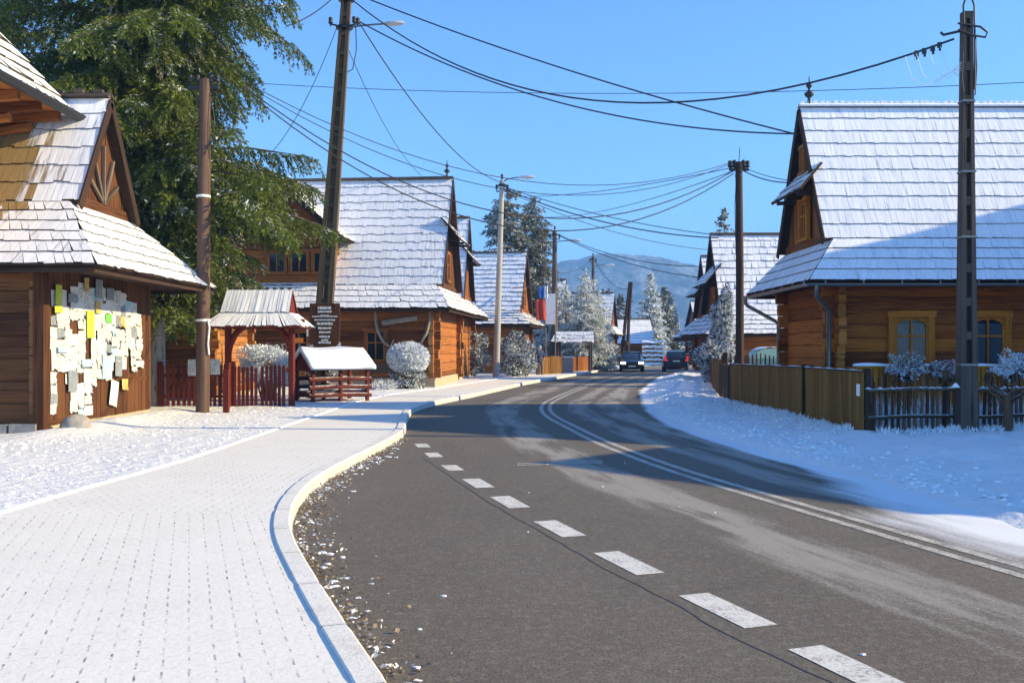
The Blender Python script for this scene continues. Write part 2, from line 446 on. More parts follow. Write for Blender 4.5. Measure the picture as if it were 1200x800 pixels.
def face_matrix(face, a, z, L, D, depth=0.0):
    """local frame on a wall face: x right as seen from outside, y outward, z up"""
    if face=='y0': T=Matrix.Translation((a,-depth,z)); Rm=Matrix(((1,0,0),(0,-1,0),(0,0,1)))
    elif face=='yD': T=Matrix.Translation((a,D+depth,z)); Rm=Matrix(((-1,0,0),(0,1,0),(0,0,1)))
    elif face=='x0': T=Matrix.Translation((-depth,a,z)); Rm=Matrix(((0,-1,0),(-1,0,0),(0,0,1)))
    return T@Rm.to_4x4()

def window(parent, Mx, w, h, frame='yellow_trim', fw=.14, arched=False, curtain=True, cols=2, sash='yellow_trim', transom=.62):
    """casing > sash, pane, curtain, snowy sill"""
    c=MB(); c.M=Mx
    c.box((-w/2+fw/2,.06,h/2),(fw,.10,h)); c.box((w/2-fw/2,.06,h/2),(fw,.10,h))
    c.box((0,.065,h-fw/2+.02),(w+.06,.13,fw)); c.box((0,.07,.03),(w+.1,.14,.06))
    if arched:
        iw=w-2*fw; zt=h-fw
        for k in range(8):
            t0,t1=math.pi*k/8,math.pi*(k+1)/8
            r0=iw/2-.005
            p=[(r0*math.cos(t0),.085,zt-.30+.27*math.sin(t0)),(r0*math.cos(t1),.085,zt-.30+.27*math.sin(t1)),(r0*math.cos(t1),.085,zt+.0),(r0*math.cos(t0),.085,zt+.0)]
            c.face(p,0,[(q[0],q[2]) for q in p])
    o=c.build('window',M[frame],parent)
    s=MB(); s.M=Mx
    iw,ih=w-2*fw,h-fw-.06
    bw=.045
    for k in range(cols+1):
        x=-iw/2+iw*k/cols; x=min(max(x,-iw/2+bw/2),iw/2-bw/2)
        s.box((x,.055,.06+ih/2),(bw,.05,ih))
    s.box((0,.057,.06+bw/2),(iw,.045,bw)); s.box((0,.057,.06+ih-bw/2),(iw,.045,bw))
    if transom: s.box((0,.058,.06+ih*transom),(iw,.043,bw))
    s.build('sash',M[sash],o)
    g=MB(); g.M=Mx; g.box((0,.042,.06+ih/2),(iw,.008,ih)); g.build('pane',M['glass'],o)
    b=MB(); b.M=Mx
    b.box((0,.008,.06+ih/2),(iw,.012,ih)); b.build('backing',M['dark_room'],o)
    if curtain:
        q=MB(); q.M=Mx
        def fn(u,v,x0,x1): 
            x=lerp(x0,x1,u); return (x,.026+.007*math.sin(x*90),.09+v*ih*.86)
        q.grid(lambda u,v:fn(u,v,-iw/2+.02,-iw*.06),24,1); q.grid(lambda u,v:fn(u,v,iw*.06,iw/2-.02),24,1)
        q.build('curtain',M['curtain'],o)
    return o

def house(name,label,cat,loc,rz,L,D,hw,he,o,og,ov,yk,zg,zr,logm='log_orange',capm='log_end',roofm='shingle_blue',skirtm=None,
          course=.4,sw=.17,logh=.32,seed=1,group=None,gablem='plank_orange',pent=None,back_detail=True,base=.25,walls='log',
          finial=True,skirt_course=None,thick=.03,jag=.03,far_skirt=True,calm=1.0,lext=.24,timber='dark_timber',gx=0.0,ridge_teeth=.28):
    rnd=random.Random(seed)
    t=thing(name,label,cat,loc,rz,group)
    # foundation
    f=MB(); f.box((L/2,D/2,base/2-.1),(L+.06,D+.06,base+.2)); f.build('foundation',M['plaster_base'],t)
    w=MB()
    if walls=='log': log_walls(w,L,D,base,hw,logh,rnd=rnd,ext=lext)
    w.build('wall',[M[logm],M[capm],M['plank_grey']],t)
    sk=skirtm or roofm
    mats=[M[roofm],M['shingle_butt'],M[timber],M[sk]]
    r=MB()
    yb=D-yk
    Ef0,Ef1=Vector((-og,-o,he)),Vector((L+og,-o,he)); Eb0,Eb1=Vector((-og,D+o,he)),Vector((L+og,D+o,he))
    Kf0,Kf1=Vector((gx,yk,zg)),Vector((L-gx,yk,zg)); Kb0,Kb1=Vector((gx,yb,zg)),Vector((L-gx,yb,zg))
    Rl,Rr=Vector((-ov,D/2,zr)),Vector((L+ov,D/2,zr))
    kw=dict(course=course,sw=sw,thick=thick,jag=jag,rnd=rnd,calm=calm)
    uf=Ef0.x
    v=slope(r,Ef0,Ef1,Kf0,Kf1,m=0,**kw)
    kf0,kf1=Vector((-ov,yk,zg)),Vector((L+ov,yk,zg))
    slope(r,kf0,kf1,Rl,Rr,m=0,v0=v,uoff=og-ov,**kw)
    kb0,kb1=Vector((-ov,yb,zg)),Vector((L+ov,yb,zg))
    kwb=dict(kw)
    v=slope(r,Eb1,Eb0,Kb1,Kb0,m=0,**kwb); slope(r,kb1,kb0,Rr,Rl,m=0,v0=v,uoff=og-ov,**kwb)
    kws=dict(kw); 
    if skirt_course: kws['course']=skirt_course
    slope(r,Eb0,Ef0,Kb0,Kf0,m=3,**kws)
    slope(r,Ef1,Eb1,Kf1,Kb1,m=3,**kws)
    nl=(Ef1-Ef0).cross(Kf0-Ef0).normalized(); nu=(kf1-kf0).cross(Rl-kf0).normalized()
    nb=Vector((nl.x,-nl.y,nl.z)); nub=Vector((nu.x,-nu.y,nu.z))
    ng=(Ef0-Eb0).cross(Kf0-Eb0).normalized(); ng=ng if ng.z>0 else -ng
    ng2=Vector((-ng.x,ng.y,ng.z))
    deck(r,[Ef0,Ef1,Kf1,Kf0],nl,.05); deck(r,[kf0,kf1,Rr,Rl],nu,.05)
    deck(r,[Eb1,Eb0,Kb0,Kb1],nb,.05); deck(r,[kb1,kb0,Rl,Rr],nub,.05)
    deck(r,[Eb0,Ef0,Kf0,Kb0],ng,.05); deck(r,[Ef1,Eb1,Kb1,Kf1],ng2,.05)
    # soffit boards and rafter feet
    zs=he-.06
    for a,b,c,d in (((-og,-o),(L+og,-o),(L,0.02),(0,0.02)),((L+og,D+o),(-og,D+o),(0,D-.02),(L,D-.02)),((-og,D+o),(-og,-o),(0.02,0),(0.02,D)),((L+og,-o),(L+og,D+o),(L-.02,D),(L-.02,0))):
        pts=[Vector((*a,zs)),Vector((*b,zs)),Vector((*c,hw+.0)),Vector((*d,hw+.0))]
        ax=(pts[1]-pts[0]).normalized()
        r.face(pts,2,[((p-pts[0]).dot(ax)*.2,(p-pts[0]).length) for p in pts])
    roof=r.build('roof',mats,t)
    fb=MB(); 
    for a,b in ((Ef0,Ef1),(Ef1,Eb1),(Eb1,Eb0),(Eb0,Ef0)):
        cc=Vector((L/2,D/2,he)); k_=Vector((cc.x-a.x,cc.y-a.y,0)); dz=Vector((0,0,-.095)); ins=lambda p:p+Vector((.07 if p.x<L/2 else -.07,.07 if p.y<D/2 else -.07,0)); fb.beam(ins(a)+dz,ins(b)+dz,.035,.10)
    fb.build('eave_board',M[timber],roof)
    # gable boards
    for side,xx in ((0,gx),(1,L-gx)):
        g=MB()
        n=max(4,round((yb-yk)/.2)); 
        for k in range(n):
            y0=yk+(yb-yk)*k/n; y1=yk+(yb-yk)*(k+1)/n; 
            def top(y): return lerp(zg,zr,1-abs(y-D/2)/((yb-yk)/2))-.02
            dx=rnd.uniform(0,.012); x0=xx-dx if side==0 else xx+dx; 
            for ya,yb_ in ([(y0+.004,D/2),(D/2,y1-.004)] if y0<D/2<y1 else [(y0+.004,y1-.004)]):
                pts=[(x0,ya,zg-.15),(x0,yb_,zg-.15),(x0,yb_,top(yb_)),(x0,ya,top(ya))]
                ou=rnd.uniform(0,9)
                g.face(pts if side else pts[::-1],0,[(p[2]+ou,p[1]+ou) for p in (pts if side else pts[::-1])])
            x1=x0+(.012 if side==0 else -.012)
        xs=xx-.03 if side==0 else xx+.03
        g.beam((xs,yk+.16,zg+.06),(xs,yb-.16,zg+.06),.06,.2)
        g.build('gable_wall',M[gablem],t)
    for xx in (-ov-.0,L+ov+.0):
        for k in (kf0,kb0):
            bb=MB(); bb.beam((xx,k.y,k.z-.10),(xx,D/2,zr-.12),.04,.19,up=(0,1 if k.y>D/2 else -1,.6)); bb.build('bargeboard',M[timber],roof)
    rc=MB()
    rc.beam((-ov,D/2-.07,zr+.03),(L+ov,D/2-.07,zr+.03),.2,.045,0,up=(0,-.5,1)); rc.beam((-ov,D/2+.07,zr+.02),(L+ov,D/2+.07,zr+.02),.2,.04,0,up=(0,.5,1))
    x=-ov+.1
    while x<L+ov-.1 and ridge_teeth>0:
        rc.box((x,D/2,zr+.10+rnd.uniform(-.015,.015)),(.10,.07,.09),1 if rnd.random()<.6 else 0); x+=ridge_teeth*rnd.uniform(.7,1.3)
    rc.build('ridge_cap',[M['shingle_butt'] if ridge_teeth!=.16 else M['shingle_full'],M['snow_cap']],roof)
    if finial:
        fi=MB(); fi.lathe([(.05,0),(.05,.12),(.03,.16),(.12,.24),(.13,.30),(.04,.36),(.03,.42),(.08,.48),(.08,.53),(.02,.58),(.012,.75)],(-ov+.28,D/2,zr+.05),10)
        fi.build('finial',M['metal_dark'],roof)
    if pent:                                     # small pent roof across the gable
        pz,pd=pent; prise=pd*1.15; fr=(pz-zg)/(zr-zg); half=(yb-yk)/2*(1-fr)-.02; c=D/2
        p=MB()
        slope(p,(gx-pd,c+half+.08,pz),(gx-pd,c-half-.08,pz),(gx,c+half*.86,pz+prise),(gx,c-half*.86,pz+prise),course=.3,sw=sw,rnd=rnd,m=0)
        deck(p,[(gx-pd,c+half+.08,pz),(gx-pd,c-half-.08,pz),(gx,c-half*.86,pz+prise),(gx,c+half*.86,pz+prise)],(-prise,0,pd),.05)
        for yy in (c-half*.7,c,c+half*.7): p.beam((gx,yy,pz-.02),(gx-pd+.04,yy,pz-.06),.08,.1,2)
        p.build('pent_roof',[M[sk],M['shingle_butt'],M[timber]],t)
    return t

# ---------------------------------------------------------------- trees
def leaf_quads(Pb, Dv, Ln, Wd, rng):
    """diamond leaves: base points, unit directions, lengths, widths"""
    n=len(Pb); rv=rng.normal(size=(n,3)); S=np.cross(Dv,rv); S/=np.linalg.norm(S,axis=1,keepdims=True)+1e-9
    mid=Pb+Dv*(Ln*.45)[:,None]
    V=np.stack([Pb,mid+S*Wd[:,None],Pb+Dv*Ln[:,None],mid-S*Wd[:,None]],1).reshape(-1,3)
    Q=np.arange(4*n).reshape(n,4)
    return V,Q
def conifer_arrays(seed,H,Rad,z0,dz=.4,nb=7,tw=.16,leaf=.15,lw=.022,droop=.35,rise=.25,twl=.5,pw=.75,irreg=.25,lobes=None,seg=.09,hang=.35,per=3,spread=.5):
    rng=np.random.default_rng(seed)
    Ps=[];Ds=[];Ls=[]; limbs=[]
    z=z0
    while z<H-.2:
        fr=(z-z0)/(H-z0); r0=Rad*(1-fr)**pw
        a0=rng.uniform(0,6.28)
        for k in range(max(3,int(nb*(1-.4*fr)))):
            az=a0+k*6.283/nb+rng.uniform(-.35,.35); r=max(.12,r0*rng.uniform(1-irreg*1.4,1+irreg*.6))
            if lobes is not None: r*=lobes(az,z)
            if r<.1: continue
            zz=z+rng.uniform(-.5,.5)*dz
            d=np.array([math.cos(az),math.sin(az),0.])
            n=max(2,int(r/tw)); t=np.linspace(.12,1,n)
            dr=droop*rng.uniform(.6,1.4)
            c=d[None]*(r*t)[:,None]; c[:,2]=zz+rise*r*t-dr*r*t**2+ (.18*r*np.maximum(t-.75,0))
            side=np.array([-d[1],d[0],0.])
            c+=side[None]*(np.sin(t*3+rng.uniform(0,6))*.05*r)[:,None]
            limbs.append((np.array([0,0,zz]),c[n//2],c[-1],max(.012,.022*r**.7)))
            for i in range(n):
                tl=twl*min(1.0,r)*(1-.55*t[i])*rng.uniform(.6,1.25)+.06
                for s in (-1,1):
                    td=side*s*.75+d*.55+np.array([0,0,-hang*rng.uniform(.3,1.6)])
                    td/=np.linalg.norm(td); m=max(2,int(tl/seg))
                    q=(np.arange(m)+rng.uniform(.2,.9))/m*tl
                    pts=c[i][None]+td[None]*q[:,None]; pts[:,2]-=hang*.5*q**2/max(tl,.1)
                    for _ in range(per):
                        dd=td[None]+rng.normal(scale=spread,size=(m,3)); dd[:,2]-=.1
                        Ps.append(pts+rng.normal(scale=.015,size=(m,3))); Ds.append(dd); Ls.append(np.full(m,leaf)*rng.uniform(.6,1.2,m))
        z+=dz*rng.uniform(.75,1.25)
    # leader tuft
    m=60; q=rng.uniform(0,1,m); pts=np.stack([rng.normal(scale=.05,size=m),rng.normal(scale=.05,size=m),H-.9+q*.9],1)
    dd=rng.normal(size=(m,3)); dd[:,2]=np.abs(dd[:,2])*.6+.3
    Ps.append(pts);Ds.append(dd);Ls.append(np.full(m,leaf*1.3))
    Pb=np.concatenate(Ps);D=np.concatenate(Ds);Ln=np.concatenate(Ls)
    D/=np.linalg.norm(D,axis=1,keepdims=True)
    V,Q=leaf_quads(Pb,D,Ln,Ln*lw/.15*1.0,rng)
    return V,Q,limbs
def conifer(name,label,loc,seed,H,Rad,z0,folm,bark='bark',group=None,tr=.18,cat='tree',limbs_on=True,trunk_top=None,**kw):
    t=thing(name,label,cat,loc,0,group)
    V,Q,limbs=conifer_arrays(seed,H,Rad,z0,**kw)
    np_obj('crown',V,Q,M[folm],t)
    mb=MB()
    mb.tube([(0,0,-.1),(0,0,.25),(0,0,H*.35),(0,0,H*.7),(0,0,H-.1)],[tr*1.3,tr*1.05,tr*.8,tr*.42,.015],10)
    if limbs_on:
        for a,b,c,r in limbs:
            if r>.02: mb.tube([a,b,c],[r*.8,r*.5,.005],5,1,cap=False)
    mb.build('trunk',[M[bark],M['bark']],t)
    return t

def cloud_bush(seed,n,rx,ry,rz,leaf,lw,c=(0,0,0),shell=.55,up=.2,lump=.18,gap=None):
    rng=np.random.default_rng(seed)
    d=rng.normal(size=(n,3)); d/=np.linalg.norm(d,axis=1,keepdims=True)
    rr=(rng.uniform(shell**3,1,n))**(1/3)
    k=1+lump*(np.sin(d[:,0]*5+seed)*np.cos(d[:,1]*4.3+seed*2)+.6*np.sin(d[:,2]*6+seed*3))
    p=d*(rr*k)[:,None]*np.array([rx,ry,rz])+np.array(c)
    if gap is not None:
        q=p/np.array([rx,ry,rz]); g_=np.sin(q[:,0]*6.1+seed)*np.sin(q[:,1]*5.3+seed*1.7)+np.sin(q[:,2]*6.7+seed*.6+q[:,0]*3)*.8+rng.normal(scale=.35,size=n)
        keep=g_>gap; p=p[keep]; d=d[keep]; n=len(p)
    dd=d*.7+rng.normal(scale=.6,size=(n,3)); dd[:,2]+=up; dd/=np.linalg.norm(dd,axis=1,keepdims=True)
    L=leaf*rng.uniform(.6,1.3,n)
    return leaf_quads(p,dd,L,L*lw,rng)
def stems(parent,seed,n,rx,ry,h,r=.012,name='stem',mat='bark'):
    rng=random.Random(seed); mb=MB()
    for k in range(n):
        a=rng.uniform(0,6.28); q=rng.uniform(.2,1)
        x,y=rx*q*math.cos(a),ry*q*math.sin(a)
        mb.tube([(x*.25,y*.25,-.05),(x*.6,y*.6,h*.5),(x,y,h*rng.uniform(.75,1.0))],[r,r*.7,r*.35],5,cap=False)
    return mb.build(name,M[mat],parent)

# ---------------------------------------------------------------- poles, wires
def wire(label,a,b,sag,r=.014,group='overhead cables',name='overhead_cable',n=26):
    a,b=Vector(a),Vector(b); mid=(a+b)/2
    mb=MB()
    pts=[lerp(a,b,i/n)+Vector((0,0,-sag*4*(i/n)*(1-i/n)))-mid for i in range(n+1)]
    mb.tube(pts,r,5,cap=False)
    o=mb.build(name,M['cable'],None,mid)
    return tag(o,label,'cable',group)

def ladder_pole_mesh(H,w0,w1,d0,d1):
    """reinforced concrete pole: two flanges joined by rungs, square foot"""
    mb=MB(); foot=min(1.35,H*.17)
    def W(z): return lerp(w0,w1,z/H)
    def Dp(z): return lerp(d0,d1,z/H)
    fl=.30
    for s in (-1,1):
        vs=[];
        for z in (0,H):
            w,d=W(z),Dp(z); x0,x1=s*w/2,s*w*(.5-fl)
            vs+= [(x0,-d/2,z),(x1,-d/2,z),(x1,d/2,z),(x0,d/2,z)]
        fs=[(0,1,5,4),(1,2,6,5),(2,3,7,6),(3,0,4,7),(4,5,6,7),(3,2,1,0)]
        if s>0: fs=[tuple(reversed(f)) for f in fs]
        uv=[[(vs[i][2],vs[i][0]+vs[i][1]+s*3) for i in f] for f in fs]
        mb.mesh(vs,fs,0,uv)
    z=foot/2
    mb.box((0,0,foot/2),(W(0)*(1-2*fl)+.01,Dp(0)*.86,foot))
    z=foot+.55
    while z<H-.25:
        mb.box((0,0,z),(W(z)*(1-2*fl)+.01,Dp(z)*.8,.16)); z+=.62
    mb.box((0,0,H-.06),(W(H)*1.02,Dp(H)*1.04,.13))
    mb.box((0,Dp(0)*.12,H/2),(W(H)*.5,.03,H-.02))
    return mb
def insulators(parent,pts,mat='porcelain',s=1.0):
    for p in pts:
        mb=MB(); mb.lathe([(.018*s,0),(.018*s,.06*s),(.05*s,.07*s),(.055*s,.10*s),(.03*s,.12*s),(.05*s,.14*s),(.045*s,.19*s),(.02*s,.21*s)],p,10)
        mb.build('insulator',M[mat],parent)
def lamp_arm(parent,top,dirv,L,rise=.25,s=1.0):
    d=Vector(dirv).normalized(); t=Vector(top)
    mb=MB(); pts=[t,t+d*L*.35+Vector((0,0,rise*.7)),t+d*L*.75+Vector((0,0,rise)),t+d*L+Vector((0,0,rise))]
    mb.tube(pts,.028*s,6); arm=mb.build('lamp_arm',M['metal_grey'],parent)
    h=MB(); e=pts[-1]; 
    up=Vector((0,0,1)); side=d.cross(up)
    prof=[(0,.03),(.12,.085),(.4,.11),(.62,.08),(.72,.02)]
    vs=[];n=10
    for q,rr in prof:
        for k in range(n):
            a=6.283*k/n; vs.append(e+d*q*s+side*rr*1.2*s*math.cos(a)+up*(rr*.75*s*math.sin(a)))
    fs=[(i*n+k,i*n+(k+1)%n,(i+1)*n+(k+1)%n,(i+1)*n+k) for i in range(len(prof)-1) for k in range(n)]
    h.mesh(vs,fs,0,None,True); h.mesh(vs[:n],[tuple(range(n))]); h.mesh(vs[-n:],[tuple(range(n))])
    h.build('lamp_head',M['lamp_grey'],parent)
# ---------------------------------------------------------------- camera, light, sky
cam=bpy.data.objects.new('camera',bpy.data.cameras.new('camera')); COL.objects.link(cam); SC.camera=cam
cam.location=(0,0,EYE); cam.rotation_euler=(R(90),0,0)
cam.data.sensor_width=36; cam.data.lens=36*F/1200; cam.data.shift_y=(CY-400)/1200
cam.data.clip_start=.1; cam.data.clip_end=20000
SUN_EL,SUN_BEHIND=24.0,5.0                       # the low sun stands to the right and a little behind the camera
sd=Vector((math.cos(R(SUN_BEHIND))*math.cos(R(SUN_EL)),-math.sin(R(SUN_BEHIND))*math.cos(R(SUN_EL)),math.sin(R(SUN_EL))))
sl=bpy.data.lights.new('sun','SUN'); sl.energy=5.0; sl.angle=R(.5); sl.color=(1,.80,.44)
so=bpy.data.objects.new('sun',sl); COL.objects.link(so); so.rotation_euler=sd.to_track_quat('Z','Y').to_euler(); so.location=(40,-10,40)
w=bpy.data.worlds.new('World'); SC.world=w; w.use_nodes=True
nt=w.node_tree; bg=nt.nodes['Background']; sk=nt.nodes.new('ShaderNodeTexSky'); sk.sky_type='NISHITA'; sk.sun_disc=False
sk.sun_elevation=R(SUN_EL); sk.sun_rotation=R(90+SUN_BEHIND); sk.altitude=900; sk.air_density=1.0; sk.dust_density=.0; sk.ozone_density=3.6
tint=nt.nodes.new('ShaderNodeMix'); tint.data_type='RGBA'; tint.blend_type='MULTIPLY'; tint.inputs[0].default_value=1.0
tint.inputs[7].default_value=(.62,.85,1.06,1); nt.links.new(sk.outputs[0],tint.inputs[6]); nt.links.new(tint.outputs[2],bg.inputs[0]); bg.inputs[1].default_value=.15
SC.view_settings.view_transform='Standard'; SC.view_settings.look='None'; SC.view_settings.gamma=1; SC.view_settings.exposure=1.10
SC.view_settings.use_curve_mapping=False
SC.cycles.use_denoising=True
SC.cycles.max_bounces=8; SC.cycles.transparent_max_bounces=12; SC.cycles.volume_bounces=0
SC.cycles.sample_clamp_indirect=8

# ---------------------------------------------------------------- ground
def curve_fn(pts,sig=1.2):
    pts=sorted(pts,key=lambda p:p[1]); ys=np.array([p[1] for p in pts]); xs=np.array([p[0] for p in pts])
    yy=np.arange(ys[0],ys[-1],.1); xx=np.interp(yy,ys,xs)
    def sm(a,s):
        k=np.arange(-int(3*s/.1),int(3*s/.1)+1)*.1; g=np.exp(-k*k/(2*s*s)); g/=g.sum()
        e=len(k)//2; ap=np.concatenate([a[0]-(a[1:e+1]-a[0])[::-1],a,a[-1]+(a[-1]-a[-e-1:-1])[::-1]])
        return np.convolve(ap,g,'valid')
    xx=sm(xx,sig)
    return lambda Y: np.interp(Y,yy,xx)
kerb_px=[(453,796),(396,717),(359,656),(336,622.6),(344,585),(367,561),(404,540),(437,525),(474,505),(477,488),(482,478.5),(505,471),(551,462),(620,447),(680,437)]
KX=curve_fn([(3.6,-8),(1.1,0)]+[G(x,y,.12) for x,y in kerb_px]+[(7.6,73),(14.5,95),(30,140)],.7)
BX=curve_fn([(-5.2,-8),(-5.1,0),(-4.9,9.5),(-4.6,13.2),(-4.6,25),(-4.6,28),(-4.2,32),(-2.9,37),(-1.7,44),(-.3,50),(2.3,60),(5.6,73),(12.4,95),(28,140)],.8)
RX=curve_fn([(9,-8),(7.2,0),(6.1,3),(5.3,6),(4.8,8),(4.6,10.3),(4.45,12.3),(3.95,15.3),(3.55,20.3),(3.7,25),(4.3,30),(5.3,38),(6.6,44.5),(9.3,58),(14,72),(21,95),(37,140)],1.0)
dbl_px=[(1200,671),(1100,642),(1000,612),(900,583),(800,554),(759,539),(704,518),(667,499),(645,488),(638,480),(641,472),(662,462),(690,451)]
dbl=[(8.2,-6),(5.6,2)]+[G(x,y) for x,y in dbl_px]+[(6.9,58),(10.4,72),(17,95),(33,140)]
DX=curve_fn(dbl,1.0)

# snow-covered land out to the horizon
g=MB(); 
g.face([(-7000,-300,-.04),(7000,-300,-.04),(7000,9000,-.04),(-7000,9000,-.04)],0)
tag(g.build('snow_ground',M['snow']),kind='structure')

# asphalt
m,nt,b=new_mat('asphalt'); n=N(nt); p=n.pos(); uvn=n.uv()
sep=nt.nodes.new('ShaderNodeSeparateXYZ'); nt.links.new(uvn,sep.inputs[0]); u,v=sep.outputs[0],sep.outputs[1]
fine=n.noise(p,55,4,.7); vor=nt.nodes.new('ShaderNodeTexVoronoi'); nt.links.new(p,vor.inputs['Vector']); vor.inputs['Scale'].default_value=70
speck=n.ramp(vor.outputs['Distance'],[(.10,1.0),(.24,0.0)])
big=n.noise(n.mapping(p,(.6,.22,1)),1.0,5,.6); med=n.noise(p,4,5,.6)
t=n.math('ADD',n.math('MULTIPLY',big,.6),n.math('MULTIPLY',med,.4))
col=n.ramp(t,[(.3,(.122,.101,.078)),(.55,(.156,.132,.104)),(.75,(.196,.168,.135))])
coarse=n.noise(p,16,5,.75)
col=n.mix(n.math('MULTIPLY',n.ramp(fine,[(.38,1.0),(.56,0.0)]),.62),col,(.045,.040,.034))
col=n.mix(n.math('MULTIPLY',n.ramp(coarse,[(.50,0.0),(.66,1.0)]),.42),col,(.27,.245,.21))
col=n.mix(n.math('MULTIPLY',n.ramp(n.noise(n.mapping(p,loc=(5,2,0)),1.1,6,.7),[(.56,0.0),(.70,1.0)]),.28),col,(.07,.062,.054))
col=n.mix(n.math('MULTIPLY',n.math('MULTIPLY',speck,n.ramp(fine,[(.46,0.0),(.6,1.0)])),.55),col,(.46,.43,.39))
def band(c,wd,soft=.5):
    d=n.math('ABSOLUTE',n.math('SUBTRACT',u,c)); return n.ramp(n.math('DIVIDE',d,wd*2),[(.0,1.0),(.5*soft,.75),(.5,0.0)])
worn=n.noise(n.mapping(uvn,(2.5,.35,1)),1.0,4,.6)
grain=n.noise(p,30,6,.85)
def dust(c,wd,amt,k=1.0):
    f=n.math('MULTIPLY',band(c,wd),n.ramp(worn,[(.30,.3),(.56,1.0)]))
    return n.math('MULTIPLY',n.ramp(n.math('ADD',n.math('MULTIPLY',f,.55),n.math('MULTIPLY',grain,.7)),[(.60,0.0),(.80,amt)]),k)
salt=n.math('ADD',dust(-1.2,.8,.38),dust(.95,.55,.36),True)
salt=n.math('ADD',salt,dust(1.9,.7,.42),True)
col=n.mix(salt,col,(.56,.53,.48))
# snow creeping over the right edge: UV2-like second coordinate kept in vertex attribute
at=nt.nodes.new('ShaderNodeAttribute'); at.attribute_name='edge'
e=n.math('ADD',at.outputs['Fac'],n.math('MULTIPLY',n.math('SUBTRACT',grain,.5),.55)); e=n.math('ADD',e,n.math('MULTIPLY',n.math('SUBTRACT',worn,.5),.9))
ef=n.ramp(e,[(.40,0.0),(.62,.55),(.85,.95)])
col=n.mix(ef,col,(.80,.82,.85))
nt.links.new(col,b.inputs['Base Color']); b.inputs['Roughness'].default_value=.82; b.inputs['Specular IOR Level'].default_value=.3
n.bump(n.math('ADD',fine,n.math('MULTIPLY',ef,.6)),.55,.012,b)
M['asphalt']=m
Ys=np.concatenate([np.arange(-6,30,.2),np.arange(30,60,.6),np.arange(60,139,2.0)]); T=np.linspace(0,1,61)
Lx=KX(Ys)-.02; Rx=RX(Ys)+1.6
Xg=Lx[:,None]+(Rx-Lx)[:,None]*T[None]; Yg=np.repeat(Ys[:,None],61,1)
dY=np.gradient(DX(Ys),Ys); cosf=1/np.sqrt(1+dY**2)
U=(Xg-DX(Ys)[:,None])*cosf[:,None]
sl_=np.concatenate([[0],np.cumsum(np.hypot(np.diff(Ys),np.diff(DX(Ys))))]); Vv=np.repeat(sl_[:,None],61,1)
road=grid_obj('road',Xg,Yg,np.zeros_like(Xg),M['asphalt'],U,Vv)
near=np.clip((13.5-Ys)/4.0,0,1)[:,None]
edge=np.clip(1-(RX(Ys)[:,None]-Xg)/(.35+1.5*near),0,1.2)
at=road.data.attributes.new('edge','FLOAT','POINT'); at.data.foreach_set('value',edge.astype(np.float32).ravel())
tag(road,kind='structure')

# painted markings, worn
def mat_paint(name,col,wear=.35):
    m,nt,b=new_mat(name); n=N(nt); p=n.pos()
    f=n.ramp(n.math('ADD',n.math('MULTIPLY',n.noise(p,38,5,.75),.7),n.math('MULTIPLY',n.noise(p,5,3),.3)),[(wear,0.0),(wear+.16,1.0)])
    c=n.mix(f,(.16,.148,.135),col); nt.links.new(c,b.inputs['Base Color']); b.inputs['Roughness'].default_value=.7
    n.bump(n.noise(p,55,4,.7),.3,.008,b); return m
M['road_paint']=mat_paint('road_paint',(.66,.64,.58)); M['road_paint_thin']=mat_paint('road_paint_thin',(.55,.52,.45),.40)
M['tar']=mat_plain('tar',(.072,.070,.070),.7)
mk=MB()
ctr=[G(1000,785),G(850,714),G(735,659),G(655,619),G(597,588),G(560,566),G(530,548),G(508,533),G(495,522)]
ctr=[(2*ctr[0][0]-ctr[1][0],2*ctr[0][1]-ctr[1][1])]+ctr
for i,(x,y) in enumerate(ctr):
    a=Vector(ctr[max(i-1,0)]); c=Vector(ctr[min(i+1,len(ctr)-1)]); d=(c-a).normalized(); s=Vector((d.y,-d.x))
    o=Vector((x,y)); L,wd=(.80,.235) if i<7 else (.62,.22)
    pts=[o-d*L/2-s*wd/2,o-d*L/2+s*wd/2,o+d*L/2+s*wd/2,o+d*L/2-s*wd/2]
    mk.face([(q.x,q.y,.004) for q in pts])
for off in (-.12,.12):
    ys=np.concatenate([np.arange(0,40,.4),np.arange(40,95,2)])
    pts=[]
    for y in ys:
        x=float(DX(y)); dx=float(DX(y+.1)-DX(y-.1))/.2; nrm=Vector((1,-dx)).normalized()
        pts.append((Vector((x,y))+nrm*(off-.055),Vector((x,y))+nrm*(off+.055)))
    for (a,b_),(c,d_) in zip(pts[:-1],pts[1:]): mk.face([(a.x,a.y,.004),(b_.x,b_.y,.004),(d_.x,d_.y,.004),(c.x,c.y,.004)],1)
for yy in (-.11,.10):
    a=Vector(G(606,544)); c=Vector(G(706,541)); mk.face([(a.x,a.y+yy-.05,.004),(c.x,c.y+yy-.05,.004),(c.x,c.y+yy+.05,.004),(a.x,a.y+yy+.05,.004)],1)
tag(mk.build('road_markings',[M['road_paint'],M['road_paint_thin']]),kind='structure')
ts=MB(); px=[(496,536),(537,564),(579,592),(639,626),(704,663),(800,712),(846,740),(971,798),(1100,860)]
q=[Vector(G(*p)) for p in px]; q2=[]
for a,c in zip(q[:-1],q[1:]):
    for k in range(6): q2.append(lerp(a,c,k/6)+Vector((random.uniform(-.012,.012),0)))
for a,c in zip(q2[:-1],q2[1:]):
    s=(c-a).normalized(); s=Vector((s.y,-s.x))*.006
    ts.face([(a.x-s.x,a.y-s.y,.003),(a.x+s.x,a.y+s.y,.003),(c.x+s.x,c.y+s.y,.003),(c.x-s.x,c.y-s.y,.003)])
tag(ts.build('road_seam',M['tar']),kind='structure')

